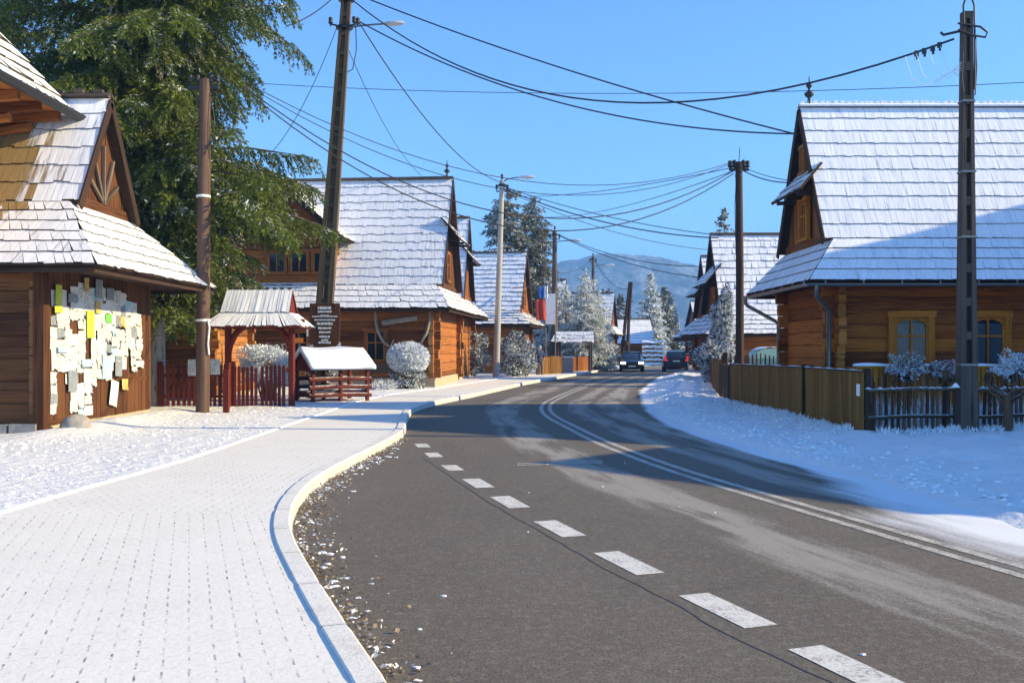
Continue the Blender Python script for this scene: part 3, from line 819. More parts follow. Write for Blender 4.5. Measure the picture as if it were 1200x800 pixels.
# pavement slab with frosted pavers, kerb, border strip
m,nt,b=new_mat('pavers'); n=N(nt); p=n.pos(); sep=nt.nodes.new('ShaderNodeSeparateXYZ'); nt.links.new(n.uv(),sep.inputs[0])
wob=n.math('MULTIPLY',n.math('SUBTRACT',n.noise(p,6,3),.5),.02)
pu=n.math('DIVIDE',n.math('ADD',sep.outputs[0],wob),.125); pv=n.math('DIVIDE',n.math('ADD',sep.outputs[1],wob),.19)
fu=n.math('FRACT',pu); fv=n.math('FRACT',pv)
ju=n.math('ABSOLUTE',n.math('SUBTRACT',fu,.5)); jv=n.math('ABSOLUTE',n.math('SUBTRACT',fv,.5))
j1=n.math('MULTIPLY',n.math('GREATER_THAN',ju,.452),n.math('LESS_THAN',jv,.27))
zig=n.math('ABSOLUTE',n.math('SUBTRACT',n.math('ADD',jv,n.math('MULTIPLY',n.math('SINE',n.math('MULTIPLY',pu,6.283)),.03)),.5))
j2=n.math('LESS_THAN',zig,.022)
fill=n.ramp(n.noise(p,2.2,5,.65),[(.38,1.0),(.60,.25)]); fill2=n.ramp(n.noise(p,14,3,.6),[(.40,1.0),(.60,.15)])
jm=n.math('MULTIPLY',j1,n.math('MULTIPLY',fill,fill2)); jm2=n.math('MULTIPLY',n.math('MULTIPLY',j2,fill2),.22)
base=n.mix(n.noise(p,1.6,5,.6),(.73,.70,.635),(.85,.82,.755))
base=n.mix(n.math('MULTIPLY',n.ramp(n.noise(p,30,4,.75),[(.35,1.0),(.5,0.0)]),.25),base,(.55,.55,.56))
patch=n.ramp(n.noise(n.mapping(p,(1,1,1),loc=(7,3,0)),3.5,6,.7),[(.62,0.0),(.70,.55)])
base=n.mix(patch,base,(.50,.51,.53))
col=n.mix(jm,base,(.20,.19,.18)); col=n.mix(jm2,col,(.36,.35,.34))
nt.links.new(col,b.inputs['Base Color']); b.inputs['Roughness'].default_value=.7; b.inputs['Specular IOR Level'].default_value=.3
h=n.math('SUBTRACT',n.math('MULTIPLY',n.noise(p,26,5,.65),.35),n.math('ADD',jm,jm2)); n.bump(h,.5,.02,b)
M['pavers']=m
KW=.16
Yp=np.concatenate([np.arange(-6,30,.25),np.arange(30,74,1.0)]); T=np.linspace(0,1,9)
dk=np.gradient(KX(Yp),Yp); nx=1/np.sqrt(1+dk**2); 
inner=KX(Yp)-KW*nx-.01
Xp=BX(Yp)[:,None]+(inner-BX(Yp))[:,None]*T[None]; Yq=np.repeat(Yp[:,None],9,1)
# two laying directions: along the kerb of the bay near by, along the street beyond
ang=R(-19); un=Xp*math.cos(ang)+Yq*math.sin(-ang)*0+0*Yq
un=Xp*math.cos(ang)-Yq*math.sin(ang); vn=Xp*math.sin(ang)+Yq*math.cos(ang)
kfar=np.where(Yp>24,KX(Yp)-KX(24.),0)[:,None]
uf=Xp-kfar; vf=Yq
sel=(Yq>8.9)
U=np.where(sel,uf,un); V_=np.where(sel,vf,vn)
# split the sheet where the pattern changes
i0=int(np.argmax(Yp>8.9))
pave=grid_obj('sidewalk',Xp,Yq,np.full_like(Xp,.12),M['pavers'],U,V_)
tag(pave,kind='structure')
# re-uv the one row that straddles the change
me=pave.data; uvl=me.uv_layers[0].data
for pol in me.polygons:
    if abs(pol.center.y-8.9)<.3 and pol.center.y<9.1:
        for li in pol.loop_indices:
            co=me.vertices[me.loops[li].vertex_index].co
            uvl[li].uv=(co.x*math.cos(ang)-co.y*math.sin(ang),co.x*math.sin(ang)+co.y*math.cos(ang))
m,nt,b=new_mat('kerb_stone'); n=N(nt); p=n.pos()
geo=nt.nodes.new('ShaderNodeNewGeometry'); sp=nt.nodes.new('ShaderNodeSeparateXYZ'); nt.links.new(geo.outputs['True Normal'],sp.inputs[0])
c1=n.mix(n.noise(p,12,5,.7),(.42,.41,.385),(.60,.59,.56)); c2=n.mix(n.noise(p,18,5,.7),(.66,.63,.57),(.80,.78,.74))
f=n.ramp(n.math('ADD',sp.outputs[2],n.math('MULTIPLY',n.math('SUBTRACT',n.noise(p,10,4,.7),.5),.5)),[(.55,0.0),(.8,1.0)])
su=nt.nodes.new('ShaderNodeSeparateXYZ'); nt.links.new(n.uv(),su.inputs[0])
jt=n.math('LESS_THAN',n.math('FRACT',su.outputs[0]),.016); stn=n.ramp(n.noise(p,4,5,.7),[(.5,0.0),(.72,.45)])
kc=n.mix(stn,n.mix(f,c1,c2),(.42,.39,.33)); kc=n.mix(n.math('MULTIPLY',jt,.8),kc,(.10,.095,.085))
nt.links.new(kc,b.inputs['Base Color']); b.inputs['Roughness'].default_value=.8; n.bump(n.noise(p,30,5,.7),.5,.012,b)
M['kerb']=m
kb=MB(); prev=None; parc=0; arc=0; last=None
ys=list(np.concatenate([np.arange(-6,30,.12),np.arange(30,72,.5)]))
cyc=0
for y in ys:
    x=float(KX(y)); d=float(KX(y+.05)-KX(y-.05))/.1; nv=Vector((1,-d,0)).normalized()
    if last: arc+=math.dist(last,(x,y))
    last=(x,y); gap=(arc%1.0)<.10
    zt=.138 if not gap else .132
    o=Vector((x,y,0)); hw=.0 if not gap else .003
    row=[o+nv*(.012-hw)+Vector((0,0,-.02)),o+nv*(.0-hw)+Vector((0,0,zt-.02)),o-nv*.02+Vector((0,0,zt)),o-nv*(KW-.01)+Vector((0,0,zt)),o-nv*KW+Vector((0,0,zt-.008)),o-nv*KW+Vector((0,0,.05))]
    if prev: 
        for k in range(5): kb.face([prev[k],row[k],row[k+1],prev[k+1]],0,[(parc,k*.1),(arc,k*.1),(arc,k*.1+.1),(parc,k*.1+.1)])
    prev=row; parc=arc
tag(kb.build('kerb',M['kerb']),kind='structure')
bs=MB(); prev=None
for y in np.concatenate([np.arange(-6,30,.5),np.arange(30,72,1.0)]):
    x=float(BX(y)); row=[(x+.025,y,.06),(x+.025,y,.132),(x-.03,y,.140),(x-.03,y,.05)]
    if prev: 
        for k in range(3): bs.face([prev[k],row[k],row[k+1],prev[k+1]])
    prev=row
tag(bs.build('border_strip',M['snow_cap']) ,kind='structure')

# trodden snow left of the pavement
ny,nx_=150,110
Yl=np.concatenate([np.linspace(-4,34,200),np.linspace(34.5,74,60)]); S=np.linspace(0,1,nx_)**1.9
Xl=(BX(Yl)-.04)[:,None]-S[None]*34; Yl2=np.repeat(Yl[:,None],nx_,1)
Z=.13+.025*fbm(Xl,Yl2,2.2,4,1.3)+.008*fbm(Xl,Yl2,.35,4,4.1)
d=(BX(Yl)[:,None]-Xl); Z=np.where(d<.3,.135+(Z-.135)*np.clip(d/.3,0,1),Z)
Z+=.10*np.exp(-((Xl+8.3)/.5)**2)*np.exp(-np.clip(np.abs(Yl2-20)-3,0,9)**2)
tag(grid_obj('snow_yard',Xl,Yl2,Z,M['snow_rough']),kind='structure')
# snow bank right of the road
Yr=np.concatenate([np.linspace(-4,32,240),np.linspace(32.4,110,110)]); S=np.linspace(0,1,130)**1.7
jag=.16*fbm(Yr[:,None],Yr[:,None]*0,1.1,4,8.0)[:,0]
Xr=(RX(Yr)+.12+jag)[:,None]+S[None]*32; Yr2=np.repeat(Yr[:,None],130,1)
d=Xr-(RX(Yr)+.12+jag)[:,None]
Z=-.015+.055*np.clip(d/.25,0,1)+.12*np.clip(d/2.2,0,1)**1.2
amp=np.clip(d/.8,0,1)
Z+=amp*(.065*fbm(Xr,Yr2,.8,5,2.2)+.06*fbm(Xr,Yr2,2.5,3,6.6)+.034*fbm(Xr,Yr2,.28,4,3.3))
Z+=.07*np.exp(-((d-.55)/.3)**2)*np.abs(fbm(Xr,Yr2,.5,4,12.0))
Z+=.12*np.exp(-((d-1.1)/.6)**2)*np.clip((Yr2-22)/6,0,1)*(1+.8*fbm(Xr,Yr2,1.2,3,9.9))   # ploughed heap
tag(grid_obj('snow_bank',Xr,Yr2,Z,M['snow_rough']),kind='structure')
_bank=(Xr,Yr2,Z)
def bank_z(x,y):
    i=int(np.argmin(np.abs(_bank[1][:,0]-y))); return float(np.interp(x,_bank[0][i],_bank[2][i]))

# gutter litter: dead leaves, ice scraps along the kerb of the bay
M['litter']=mat_plain('litter',(.24,.19,.125),.85,var=.4,scale=30); M['ice']=mat_plain('ice',(.74,.76,.79),.5,var=.12,scale=20)
rng=np.random.default_rng(5); n_=2700
ty=rng.uniform(2,17.5,n_); off=np.abs(rng.normal(scale=.16,size=n_))+.02; off*=np.clip(1.25-np.abs(ty-8)/11,.3,1.2)
px_=KX(ty)+off; Pb=np.stack([px_,ty,.006+rng.uniform(0,.02,n_)],1)
D=rng.normal(size=(n_,3)); D[:,2]=np.abs(D[:,2])*.25; D/=np.linalg.norm(D,axis=1,keepdims=True)
isice=rng.uniform(size=n_)<.40; clump=np.sin(ty*5)+np.sin(ty*2.3+1); isice&=(clump>-.6)
Ln=np.where(isice,rng.uniform(.010,.045,n_),rng.uniform(.012,.045,n_))
V,Q=leaf_quads(Pb,D,Ln,Ln*rng.uniform(.12,.4,n_),rng); V[:,2]=np.maximum(V[:,2],.005)
tag(np_obj('gutter_litter',V,Q,[M['litter'],M['ice']],midx=isice.astype(int)),'dead leaves and scraps of ice along the kerb','litter',kind='stuff')
# icy chunks with some height
ic=MB(); rr=random.Random(4)
for k in range(110):
    y=rr.uniform(3,16); x=float(KX(y))+abs(rr.gauss(0,.17))+.05; s=rr.uniform(.008,.028); h=rr.uniform(.006,.018)
    nseg=7; vs=[(x+s*rr.uniform(.5,1.2)*1.6*math.cos(6.28*i/nseg),y+s*rr.uniform(.5,1.2)*math.sin(6.28*i/nseg),.003) for i in range(nseg)]
    top=[(x+(a-x)*.7,y+(b_-y)*.7,h*rr.uniform(.6,1.3)) for a,b_,c in vs]
    ic.mesh(vs+top,[tuple(range(nseg,2*nseg))]+[(i,(i+1)%nseg,nseg+(i+1)%nseg,nseg+i) for i in range(nseg)])
for k in range(12):
    y=rr.uniform(5,15); x=rr.uniform(float(KX(y))+.3,1.6-.1*y+2.0); s=rr.uniform(.006,.016)
    nseg=6; vs=[(x+s*rr.uniform(.5,1.2)*1.7*math.cos(6.28*i/nseg),y+s*rr.uniform(.5,1.2)*math.sin(6.28*i/nseg),.003) for i in range(nseg)]
    top=[(x+(a-x)*.7,y+(b_-y)*.7,.012) for a,b_,c in vs]
    ic.mesh(vs+top,[tuple(range(nseg,2*nseg))]+[(i,(i+1)%nseg,nseg+(i+1)%nseg,nseg+i) for i in range(nseg)])
tag(ic.build('ice_scraps',M['ice']),'thin broken scraps of ice strewn on the asphalt','ice',kind='stuff')
# loose crumbs of snow on the yard and the bank
sc=MB(); rr=random.Random(9)
def crumb(x,y,z,s):
    vs=[(x+s*rr.uniform(.6,1.2)*a,y+s*rr.uniform(.6,1.2)*b_,z+s*.7*c*rr.uniform(.6,1.2)) for a,b_,c in ((1,0,0),(-1,0,0),(0,1,0),(0,-1,0),(0,0,1),(.5,.5,.5),(-.5,.5,.5),(.5,-.5,.5),(-.5,-.5,.5))]
    sc.mesh(vs,[(0,5,7),(5,4,7),(2,6,5),(6,4,5),(1,8,6),(8,4,6),(3,7,8),(7,4,8),(0,2,5),(2,1,6),(1,3,8),(3,0,7)])
for k in range(900):
    y=rr.uniform(6,27); x=rr.uniform(-9,float(BX(y))-.1) if rr.random()<.6 else -8.3+abs(rr.gauss(0,.6))
    crumb(x,y,.13,rr.uniform(.012,.05))
for k in range(1000):
    y=rr.uniform(7,40); x=float(RX(y))+.3+abs(rr.gauss(0,.9)); crumb(x,y,bank_z(x,y)-.005,rr.uniform(.015,.06))
tag(sc.build('snow_crumbs',M['snow_cap']),'loose crumbs of snow on the yard and the bank','snow',kind='stuff')
# ================================================================ LEFT SIDE
PI=math.pi
# --- house with the notice wall -----------------------------------------------------------
AX,AY0,AY1=-8.8,17.5,22.7
hA=house('log_house','dark brown log house with notice-covered plank wall at the left edge','house',(AX,AY1,0),PI,13,AY1-AY0,3.2,3.2,.8,1.4,.22,1.15,4.62,7.08,
      'log_brown','log_end_brown','shingle_patch','shingle_white',course=.46,sw=.19,calm=.35,logh=.42,lext=.02,seed=3,gablem='plank_brown',finial=False,thick=.032,jag=.035,ridge_teeth=.0)
roofA=[c for c in hA.children if c.name.startswith('roof')][0]
# plank cladding over the gable-side wall, corner post
b=MB(); y=AY0+.02; rr=random.Random(2)
while y<AY1-.05:
    wd=min(rr.uniform(.15,.24),AY1-.02-y); b.box((AX+.045+rr.uniform(0,.012),y+wd/2,1.72),(.03,wd-.008,2.95)); y+=wd
b.box((AX+.03,AY0-.02,1.7),(.2,.22,3.1)); b.box((AX+.065,AY0+.9,.30),(.05,1.7,.07)); b.box((AX+.065,AY1-.9,1.0),(.03,1.2,.10))
b.M=None
o=b.build('plank_cladding',M['plank_brown']); o.parent=hA; o.matrix_parent_inverse=(Matrix.Translation((AX,AY1,0))@Matrix.Rotation(PI,4,'Z')).inverted()
IA=o.matrix_parent_inverse.copy()
s=MB()
for dy,dz in ((1,.0),):
    yc,zc=(AY0+AY1)/2,4.78
    for a in (-62,-32,0,32,62):
        t=R(a); L=1.25*math.cos(t*.55)
        s.beam((AX+.06,yc,zc),(AX+.06,yc+math.sin(t)*L*.78,zc+math.cos(t)*L),.05,.07)
o=s.build('sunburst',M['plank_grey']); o.parent=hA; o.matrix_parent_inverse=IA
for i in range(9):
    x=AX-.05-i*.42; f=MB()
    f.box((x,(AY0+AY1)/2,7.16+rr.uniform(-.02,.02)),(.20,.12,.13))
    o=f.build('ridge_block',M['shingle_butt']); o.parent=roofA; o.matrix_parent_inverse=IA
# cross wing of the same house, its eave cuts into the frame at the upper left
wg=MB()
ex,ez,rx_,rz_=-9.2,6.62,-12.2,9.85; y0,y1=12.5,19.8
slope(wg,(ex,y1,ez),(ex,y0,ez),(rx_,y1,rz_),(rx_,y0,rz_),course=.5,sw=.3,thick=.05,m=0,jag=.02)
slope(wg,(2*rx_-ex,y0,ez),(2*rx_-ex,y1,ez),(rx_,y0,rz_),(rx_,y1,rz_),course=.5,sw=.3,m=0)
nn=Vector((rz_-ez,0,ex-rx_)).normalized()
deck(wg,[(ex,y1,ez),(ex,y0,ez),(rx_,y0,rz_),(rx_,y1,rz_)],nn,.09); deck(wg,[(2*rx_-ex,y1,ez),(2*rx_-ex,y0,ez),(rx_,y0,rz_),(rx_,y1,rz_)],(-nn.x,0,nn.z),.09)
o=wg.build('wing_roof',[M['shingle_white'],M['shingle_butt'],M['plank_orange']]); o.parent=hA; o.matrix_parent_inverse=IA
wing=o
wl=MB()
log_walls(wl,3.0,5.6,0,2.6,.36,ext=.2)
for v_ in range(len(wl.v)): x,y,z=wl.v[v_]; wl.v[v_]=(x-13.8,y+13.6,z+4.1)
for k in range(9):
    yy=13.0+k*.8; wl.beam((-10.8,yy,6.40),(-9.35,yy,6.50),.14,.18); wl.beam((-10.8,yy,6.15),(-9.95,yy,6.28),.16,.18,bev=.04)
wl.face([(-10.8,12.6,6.62),(-9.24,12.6,6.58),(-9.24,19.5,6.58),(-10.8,19.5,6.62)],0,[(12,0),(12,.7),(19,.7),(19,0)])
for yy in (13.62,19.1):
    n=12
    for k in range(n):
        xa,xb=-13.8+3.0*k/n,-13.8+3.0*(k+1)/n
        za,zb=[6.5+max(0,(2.1-abs(x+12.2)))*1.05 for x in (xa,xb)]
        wl.face([(xa,yy,6.4),(xb,yy,6.4),(xb,yy,zb),(xa,yy,za)],0,[(6.4,xa),(6.4,xb),(zb,xb),(za,xa)])
o=wl.build('wing_wall',[M['log_honey'],M['log_end'],M['plank_orange']]); o.parent=hA; o.matrix_parent_inverse=IA
gt=MB()
def half_gutter(mb,a,b,r=.075):
    a,b=Vector(a),Vector(b); d=(b-a).normalized(); side=d.cross(Vector((0,0,1))).normalized()
    k=8; ring=[(math.cos(PI+PI*i/k),math.sin(PI+PI*i/k)) for i in range(k+1)]
    for r_,flip in ((r,False),(r-.008,True)):
        for (c0,s0),(c1,s1) in zip(ring[:-1],ring[1:]):
            q=[a+side*c0*r_+Vector((0,0,s0*r_)),a+side*c1*r_+Vector((0,0,s1*r_)),b+side*c1*r_+Vector((0,0,s1*r_)),b+side*c0*r_+Vector((0,0,s0*r_))]
            mb.face(q[::-1] if flip else q,0,None,True)
    for e in (a,b): mb.face([e+side*c0*r+Vector((0,0,s0*r)) for c0,s0 in ring])
    L=(b-a).length; i=0.4
    while i<L:
        p=a+d*i; mb.box(p+Vector((0,0,.012)),(.02 if abs(d.x)>.5 else r*2,r*2 if abs(d.x)>.5 else .02,.008)); 
        mb.box(p+Vector((0,0,.04))+side*(-r if d.x>0 else r)*0,(.025,.025,.08)); i+=.9
half_gutter(gt,(ex+.10,12.5,ez-.03),(ex+.10,19.85,ez-.03),.13)
o=gt.build('gutter',M['metal_dark']); o.parent=wing
# horizontal wide boards and a window-less front get a stone foot
st=MB()
for k in range(14):
    x=AX-.25-k*.55; st.box((x,AY0-.06,.16),(.5,.2,.28+rr.uniform(-.04,.04)))
o=st.build('stone_foot',M['stone']); o.parent=hA; o.matrix_parent_inverse=IA

# boulder at the corner
m_=MB(); rr=random.Random(11)
def boulder(mb,c,sx,sy,sz,seed):
    q=random.Random(seed); ns,nr=12,7; V=[]
    for i in range(nr+1):
        t=PI*i/nr
        for k in range(ns):
            a=6.283*k/ns; n_=1+.28*mnoise.noise((math.cos(a)*1.3+seed,math.sin(a)*1.3,math.cos(t)*1.6))
            V.append((c[0]+sx*n_*math.sin(t)*math.cos(a),c[1]+sy*n_*math.sin(t)*math.sin(a),c[2]+sz*n_*math.cos(t)))
    mb.mesh(V,[(i*ns+k,i*ns+(k+1)%ns,(i+1)*ns+(k+1)%ns,(i+1)*ns+k) for i in range(nr) for k in range(ns)],0,None,True)
boulder(m_,(0,0,.12),.32,.22,.22,3)
tag(m_.build('boulder',M['stone'],None,(-8.25,17.75,.10)),'pale grey boulder at the foot of the notice-covered wall','boulder')

# --- paper notices ------------------------------------------------------------------------
def mat_paper(name,base,ink,inkamt=.5,var=.5,stripes=0.0):
    m,nt,b=new_mat(name); n=N(nt); uv=n.uv(); isl=n.island()
    sep=nt.nodes.new('ShaderNodeSeparateXYZ'); nt.links.new(uv,sep.inputs[0])
    oi=nt.nodes.new('ShaderNodeObjectInfo').outputs['Random']
    yv=n.math('ADD',n.math('MULTIPLY',sep.outputs[1],1.0),n.math('MULTIPLY',oi,.4))
    line=n.math('LESS_THAN',n.math('FRACT',n.math('MULTIPLY',yv,9.0)),.42)
    words=n.math('GREATER_THAN',n.noise(n.mapping(uv,(9,9,1)),1.0,1),.44)
    blk=n.math('GREATER_THAN',n.noise(n.mapping(uv,(2.2,5.0,1),loc=(0,0,1)),1.0,1),.46)
    inx=n.math('LESS_THAN',n.math('ABSOLUTE',n.math('SUBTRACT',sep.outputs[0],.5)),.42)
    f=n.math('MULTIPLY',n.math('MULTIPLY',line,words),n.math('MULTIPLY',blk,inx))
    c=n.mix(n.math('MULTIPLY',f,inkamt),base,ink)
    c=n.mix(n.math('MULTIPLY',oi,var),c,tuple(x*.8 for x in base))
    stain=n.ramp(n.noise(uv,3.0,4,.7),[(.55,0.0),(.75,.35)])
    c=n.mix(stain,c,tuple(x*y for x,y in zip(base,(.72,.68,.58))))
    nt.links.new(c,b.inputs['Base Color']); b.inputs['Roughness'].default_value=.75; b.inputs['Specular IOR Level'].default_value=.2
    return m
M['paper_white']=mat_paper('paper_white',(.62,.625,.60),(.06,.06,.07),.85)
M['paper_plain']=mat_paper('paper_plain',(.64,.645,.62),(.3,.3,.3),.1)
M['paper_cyan']=mat_paper('paper_cyan',(.40,.62,.66),(.05,.15,.3),.6)
M['paper_lime']=mat_paper('paper_lime',(.44,.52,.06),(.2,.25,.02),.3,.2)
M['paper_green']=mat_paper('paper_green',(.16,.55,.10),(.05,.2,.05),.3,.2)
M['paper_yellow']=mat_paper('paper_yellow',(.55,.44,.13),(.25,.05,.02),.7,.2)
M['paper_photo']=mat_paper('paper_photo',(.26,.29,.32),(.05,.06,.05),.8)
M['paper_orange']=mat_paper('paper_orange',(.62,.45,.16),(.45,.10,.03),.8,.3)
def wall_yz(px,py):
    Y=(AX+.09)/((px-CX)/F); return Y,EYE+(CY-py)/F*Y
_k=[0]
def notice(px,py,wpx,hpx,mat,label,cat='notice',group='paper notices on the plank wall',tilt=0.0,seed=0,torn=0.0):
    y,z=wall_yz(px,py); y2,_=wall_yz(px+wpx,py); wd=abs(y2-y); ht=hpx*y/F
    rr=random.Random(seed*7+int(px*13+py)); _k[0]+=1
    dx=.0805+.0004*_k[0]; yc,zc=y+wd/2,z-ht/2
    mb=MB(); c,s=math.cos(tilt),math.sin(tilt); curl=rr.uniform(.004,.022); cu=rr.choice((0,1,1,2))
    nu,nv=5,6; eb=[rr.uniform(0,torn) for _ in range(nu+1)]; el=[rr.uniform(0,torn*.6) for _ in range(nv+1)]
    def fn(u,v):
        a,b_=(u-.5)*wd,(v-.5)*ht
        i,j=round(u*nu),round(v*nv)
        if v==0: b_+=eb[i]*ht
        if u==1: a-=el[j]*wd
        lift=curl*((1-v)**3 if cu==1 else ((u)**4 if cu==2 else 0))+.002*math.sin(u*7+v*5+seed)
        return (lift,a*c-b_*s,a*s+b_*c)
    mb.grid(fn,nu,nv,0,lambda u,v:(u,v))
    o=mb.build('notice_sheet',M[mat],None,(AX+dx-.0,yc,zc)); tag(o,label,cat,group); return o
rr=random.Random(21); WL='weathered white paper notice pinned among many on the brown plank wall'
# rows of overlapping sheets, roughly the outline of the pasted area
def topline(px): return float(np.interp(px,[60,68,80,95,110,125,140,152,163],[338,334,340,332,333,338,342,350,372]))
def botline(px): return float(np.interp(px,[60,70,72,82,95,105,112,125,135,150,163],[488,478,440,480,488,484,440,450,420,440,428]))
x=60.0; col_i=0
while x<158:
    wpx=rr.uniform(6.5,10.5)*(1-.003*(x-60)); y=topline(x+wpx/2)+rr.uniform(-2,5); yb=botline(x+wpx/2)
    while y<yb-5:
        h=min(rr.uniform(13,24)*(1-.0025*(x-60)),yb-y+2)
        if rr.random()<.9:
            mt=rr.choices(['paper_white','paper_plain','paper_cyan','paper_photo','paper_orange'],[.66,.19,.06,.05,.04])[0]
            lab={'paper_cyan':'small pale blue notice pasted between white sheets on the plank wall','paper_photo':'dark printed picture sheet pasted between white notices on the plank wall','paper_orange':'faded orange flyer pasted between white notices on the plank wall'}.get(mt,WL)
            notice(x+rr.uniform(-1,1),y,wpx*rr.uniform(.9,1.2),h,mt,lab,tilt=rr.uniform(-.11,.11),seed=col_i,torn=rr.choice((0,.12,.3,.45)))
        y+=h*rr.uniform(.78,1.0); col_i+=1
    x+=wpx*rr.uniform(.78,.98)
notice(100,364,7.5,32,'paper_lime','long lime green poster strip amid the white notices',tilt=.02,seed=90)
notice(122,368,7,10,'paper_green','small bright green square notice amid the white sheets',tilt=.03,seed=91)
notice(63,333,7.5,24,'paper_lime','tall lime and yellow poster at the top left of the pasted wall',tilt=0,seed=92)
notice(62,358,9,8,'paper_lime','short lime slip under the tall lime poster',tilt=.05,seed=93)
notice(97,325,6,18,'paper_yellow','pointed yellow pennant sheet highest on the plank wall',tilt=.06,seed=94,torn=.3)
notice(110,353,6,14,'paper_yellow','yellow and red flyer right of the lime strip top',tilt=0,seed=95)
notice(141,444,7,13,'paper_yellow','small yellow leaflet low on the bare planks',tilt=-.06,seed=96)
notice(110,327,7,22,'paper_photo','grey blue printed sheet at the top centre of the wall',seed=97)
notice(123,337,9,14,'paper_photo','dark blue picture sheet in the upper row',seed=98)
notice(78,344,11,10,'paper_photo','wide grey blue sheet at the upper left of the pasted area',seed=99)
notice(78,434,10,25,'paper_photo','tall dark green blue picture poster low on the wall',seed=100)
notice(94,421,11,9,'paper_cyan','bright turquoise flyer in the middle of the sheets',seed=101)
notice(66,406,12,7,'paper_cyan','turquoise edged flyer at the left of the sheets',seed=102)
notice(118,420,10,24,'paper_cyan','pale turquoise printed poster right of centre',seed=103)
notice(133,417,8,24,'paper_photo','slim dark poster beside the pale turquoise one',seed=104,tilt=-.05)
notice(127,446,9,30,'paper_plain','long loose white strip hanging aslant from the wall',seed=105,tilt=-.22)

# --- log cottage behind the red fence -------------------------------------------------------
hc=house('log_cottage','low honey brown log cottage behind the red picket fence','cottage',(-9.3,33.2,0),PI,9,4.4,3.1,3.35,.6,1.3,.2,.6,4.0,5.0,
     'log_honey','log_end','shingle_white','shingle_white',course=.4,sw=.25,logh=.30,seed=8,finial=False,gablem='plank_brown')
window(hc,face_matrix('yD',1.9,1.05,9,4.4),1.0,1.2,'plank_brown',.12,sash='yellow_trim')
# --- house with the big frosted roof ---------------------------------------------------------
aB=R(-5)
Bx,By,DB=-3.15,38.0,6.4
# local frame is turned by 180-8 degrees: origin at the far right corner
org=Vector((Bx,By,0))+Matrix.Rotation(aB,3,'Z')@Vector((0,DB,0))
hB=house('log_house','large log house with tall frosted roof behind the round bush','house',org,PI+aB,15,DB,3.55,3.3,.95,.8,.3,.35,4.3,9.15,
     'log_orange','log_end','shingle_thin','shingle_full',course=.42,sw=.19,calm=.3,logh=.36,base=.5,seed=12,pent=(6.35,.8),gablem='plank_brown',thick=.036,jag=.04,ridge_teeth=0)
window(hB,face_matrix('yD',2.4,1.15,15,DB),1.0,1.35,'plank_orange',.13,sash='yellow_trim',curtain=False)
window(hB,face_matrix('yD',5.6,1.15,15,DB),1.0,1.35,'plank_orange',.13,sash='yellow_trim',curtain=False)
window(hB,face_matrix('x0',DB/2,4.6,15,DB,.0),.95,1.3,'plank_orange',.13,sash='plank_orange',curtain=False)
# dormer with three windows, local coordinates of the house
dm=MB(); dx0=6.75; half=2.5; yw=DB+.1-.35; ridge=8.95; ev=6.2; yfront=yw+.9
C0=dx0
slope(dm,(C0-half-.6,yfront,ev),(C0-half-.6,DB/2,ev),(C0,yfront,ridge),(C0,DB/2,ridge),course=.42,sw=.3,m=0)
slope(dm,(C0+half+.6,DB/2,ev),(C0+half+.6,yfront,ev),(C0,DB/2,ridge),(C0,yfront,ridge),course=.42,sw=.3,m=0)
nd=Vector((-(ridge-ev),0,half+.6)).normalized()
deck(dm,[(C0-half-.6,yfront,ev),(C0-half-.6,DB/2,ev),(C0,DB/2,ridge),(C0,yfront,ridge)],nd,.07)
deck(dm,[(C0+half+.6,yfront,ev),(C0+half+.6,DB/2,ev),(C0,DB/2,ridge),(C0,yfront,ridge)],(-nd.x,0,nd.z),.07)
for s_ in (-1,1): dm.beam((C0+s_*(half+.6),yfront,ev-.12),(C0,yfront,ridge-.12),.06,.24,2,up=(s_,0,1))
dorm=dm.build('dormer_roof',[M['shingle_white'],M['shingle_butt'],M['dark_timber']],hB)
dw=MB()
for k in range(5): log(dw,(C0-half,yw-.1,4.6+k*.33),(C0+half,yw-.1,4.6+k*.33),.2,.32,0,1)
for k in range(10):
    xa,xb=C0-half+2*half*k/10,C0-half+2*half*(k+1)/10
    z_=lambda x:6.0+(half+.5-abs(x-C0))*.93
    dw.face([(xb,yw,6.05),(xa,yw,6.05),(xa,yw,z_(xa)),(xb,yw,z_(xb))],0,[(6,xb),(6,xa),(z_(xa),xa),(z_(xb),xb)])
dw.box((C0,DB-1.55,5.3),(2*half-.05,2.2,1.5))
dw.build('dormer_wall',[M['log_orange'],M['log_end']],hB)
for k in (-1,0,1): window(hB,face_matrix('yD',C0-1.1+k*.95,4.75,15,yw,0.02),.9,1.0,'plank_orange',.10,sash='yellow_trim',curtain=False,transom=0)
# ox-yoke hung on the front, a plain bench of boards below the window
yk_=thing('yoke','curved wooden ox yoke hung on the front of the frosted log house','yoke',Vector((Bx,By,0))+Matrix.Rotation(aB,3,'Z')@Vector((-1.25,-.16,0)),aB)
m_=MB()
for s_ in (-1,1):
    m_.tube([(s_*1.12,-.06,3.25),(s_*1.10,-.10,2.8),(s_*1.0,-.12,2.35),(s_*.78,-.10,1.95),(s_*.5,-.06,1.75),(s_*.38,-.05,2.05)],[.05,.06,.065,.06,.05,.03],7)
m_.build('bow',M['bark_pale'],yk_)
m2=MB(); m2.beam((-.85,-.06,2.72),(.6,-.06,2.92),.09,.2,bev=.03); m2.build('crossbar',M['bark_pale'],yk_)
bn=thing('bench','grey board bench under the window beside the round bush','bench',(-5.15,36.9,.12),aB)
q=MB(); q.box((0,0,.44),(1.1,.36,.05)); q.build('seat',M['plank_grey'],bn)
q=MB(); q.box((0,.2,.78),(1.1,.04,.34)); q.build('backrest',M['plank_grey'],bn)
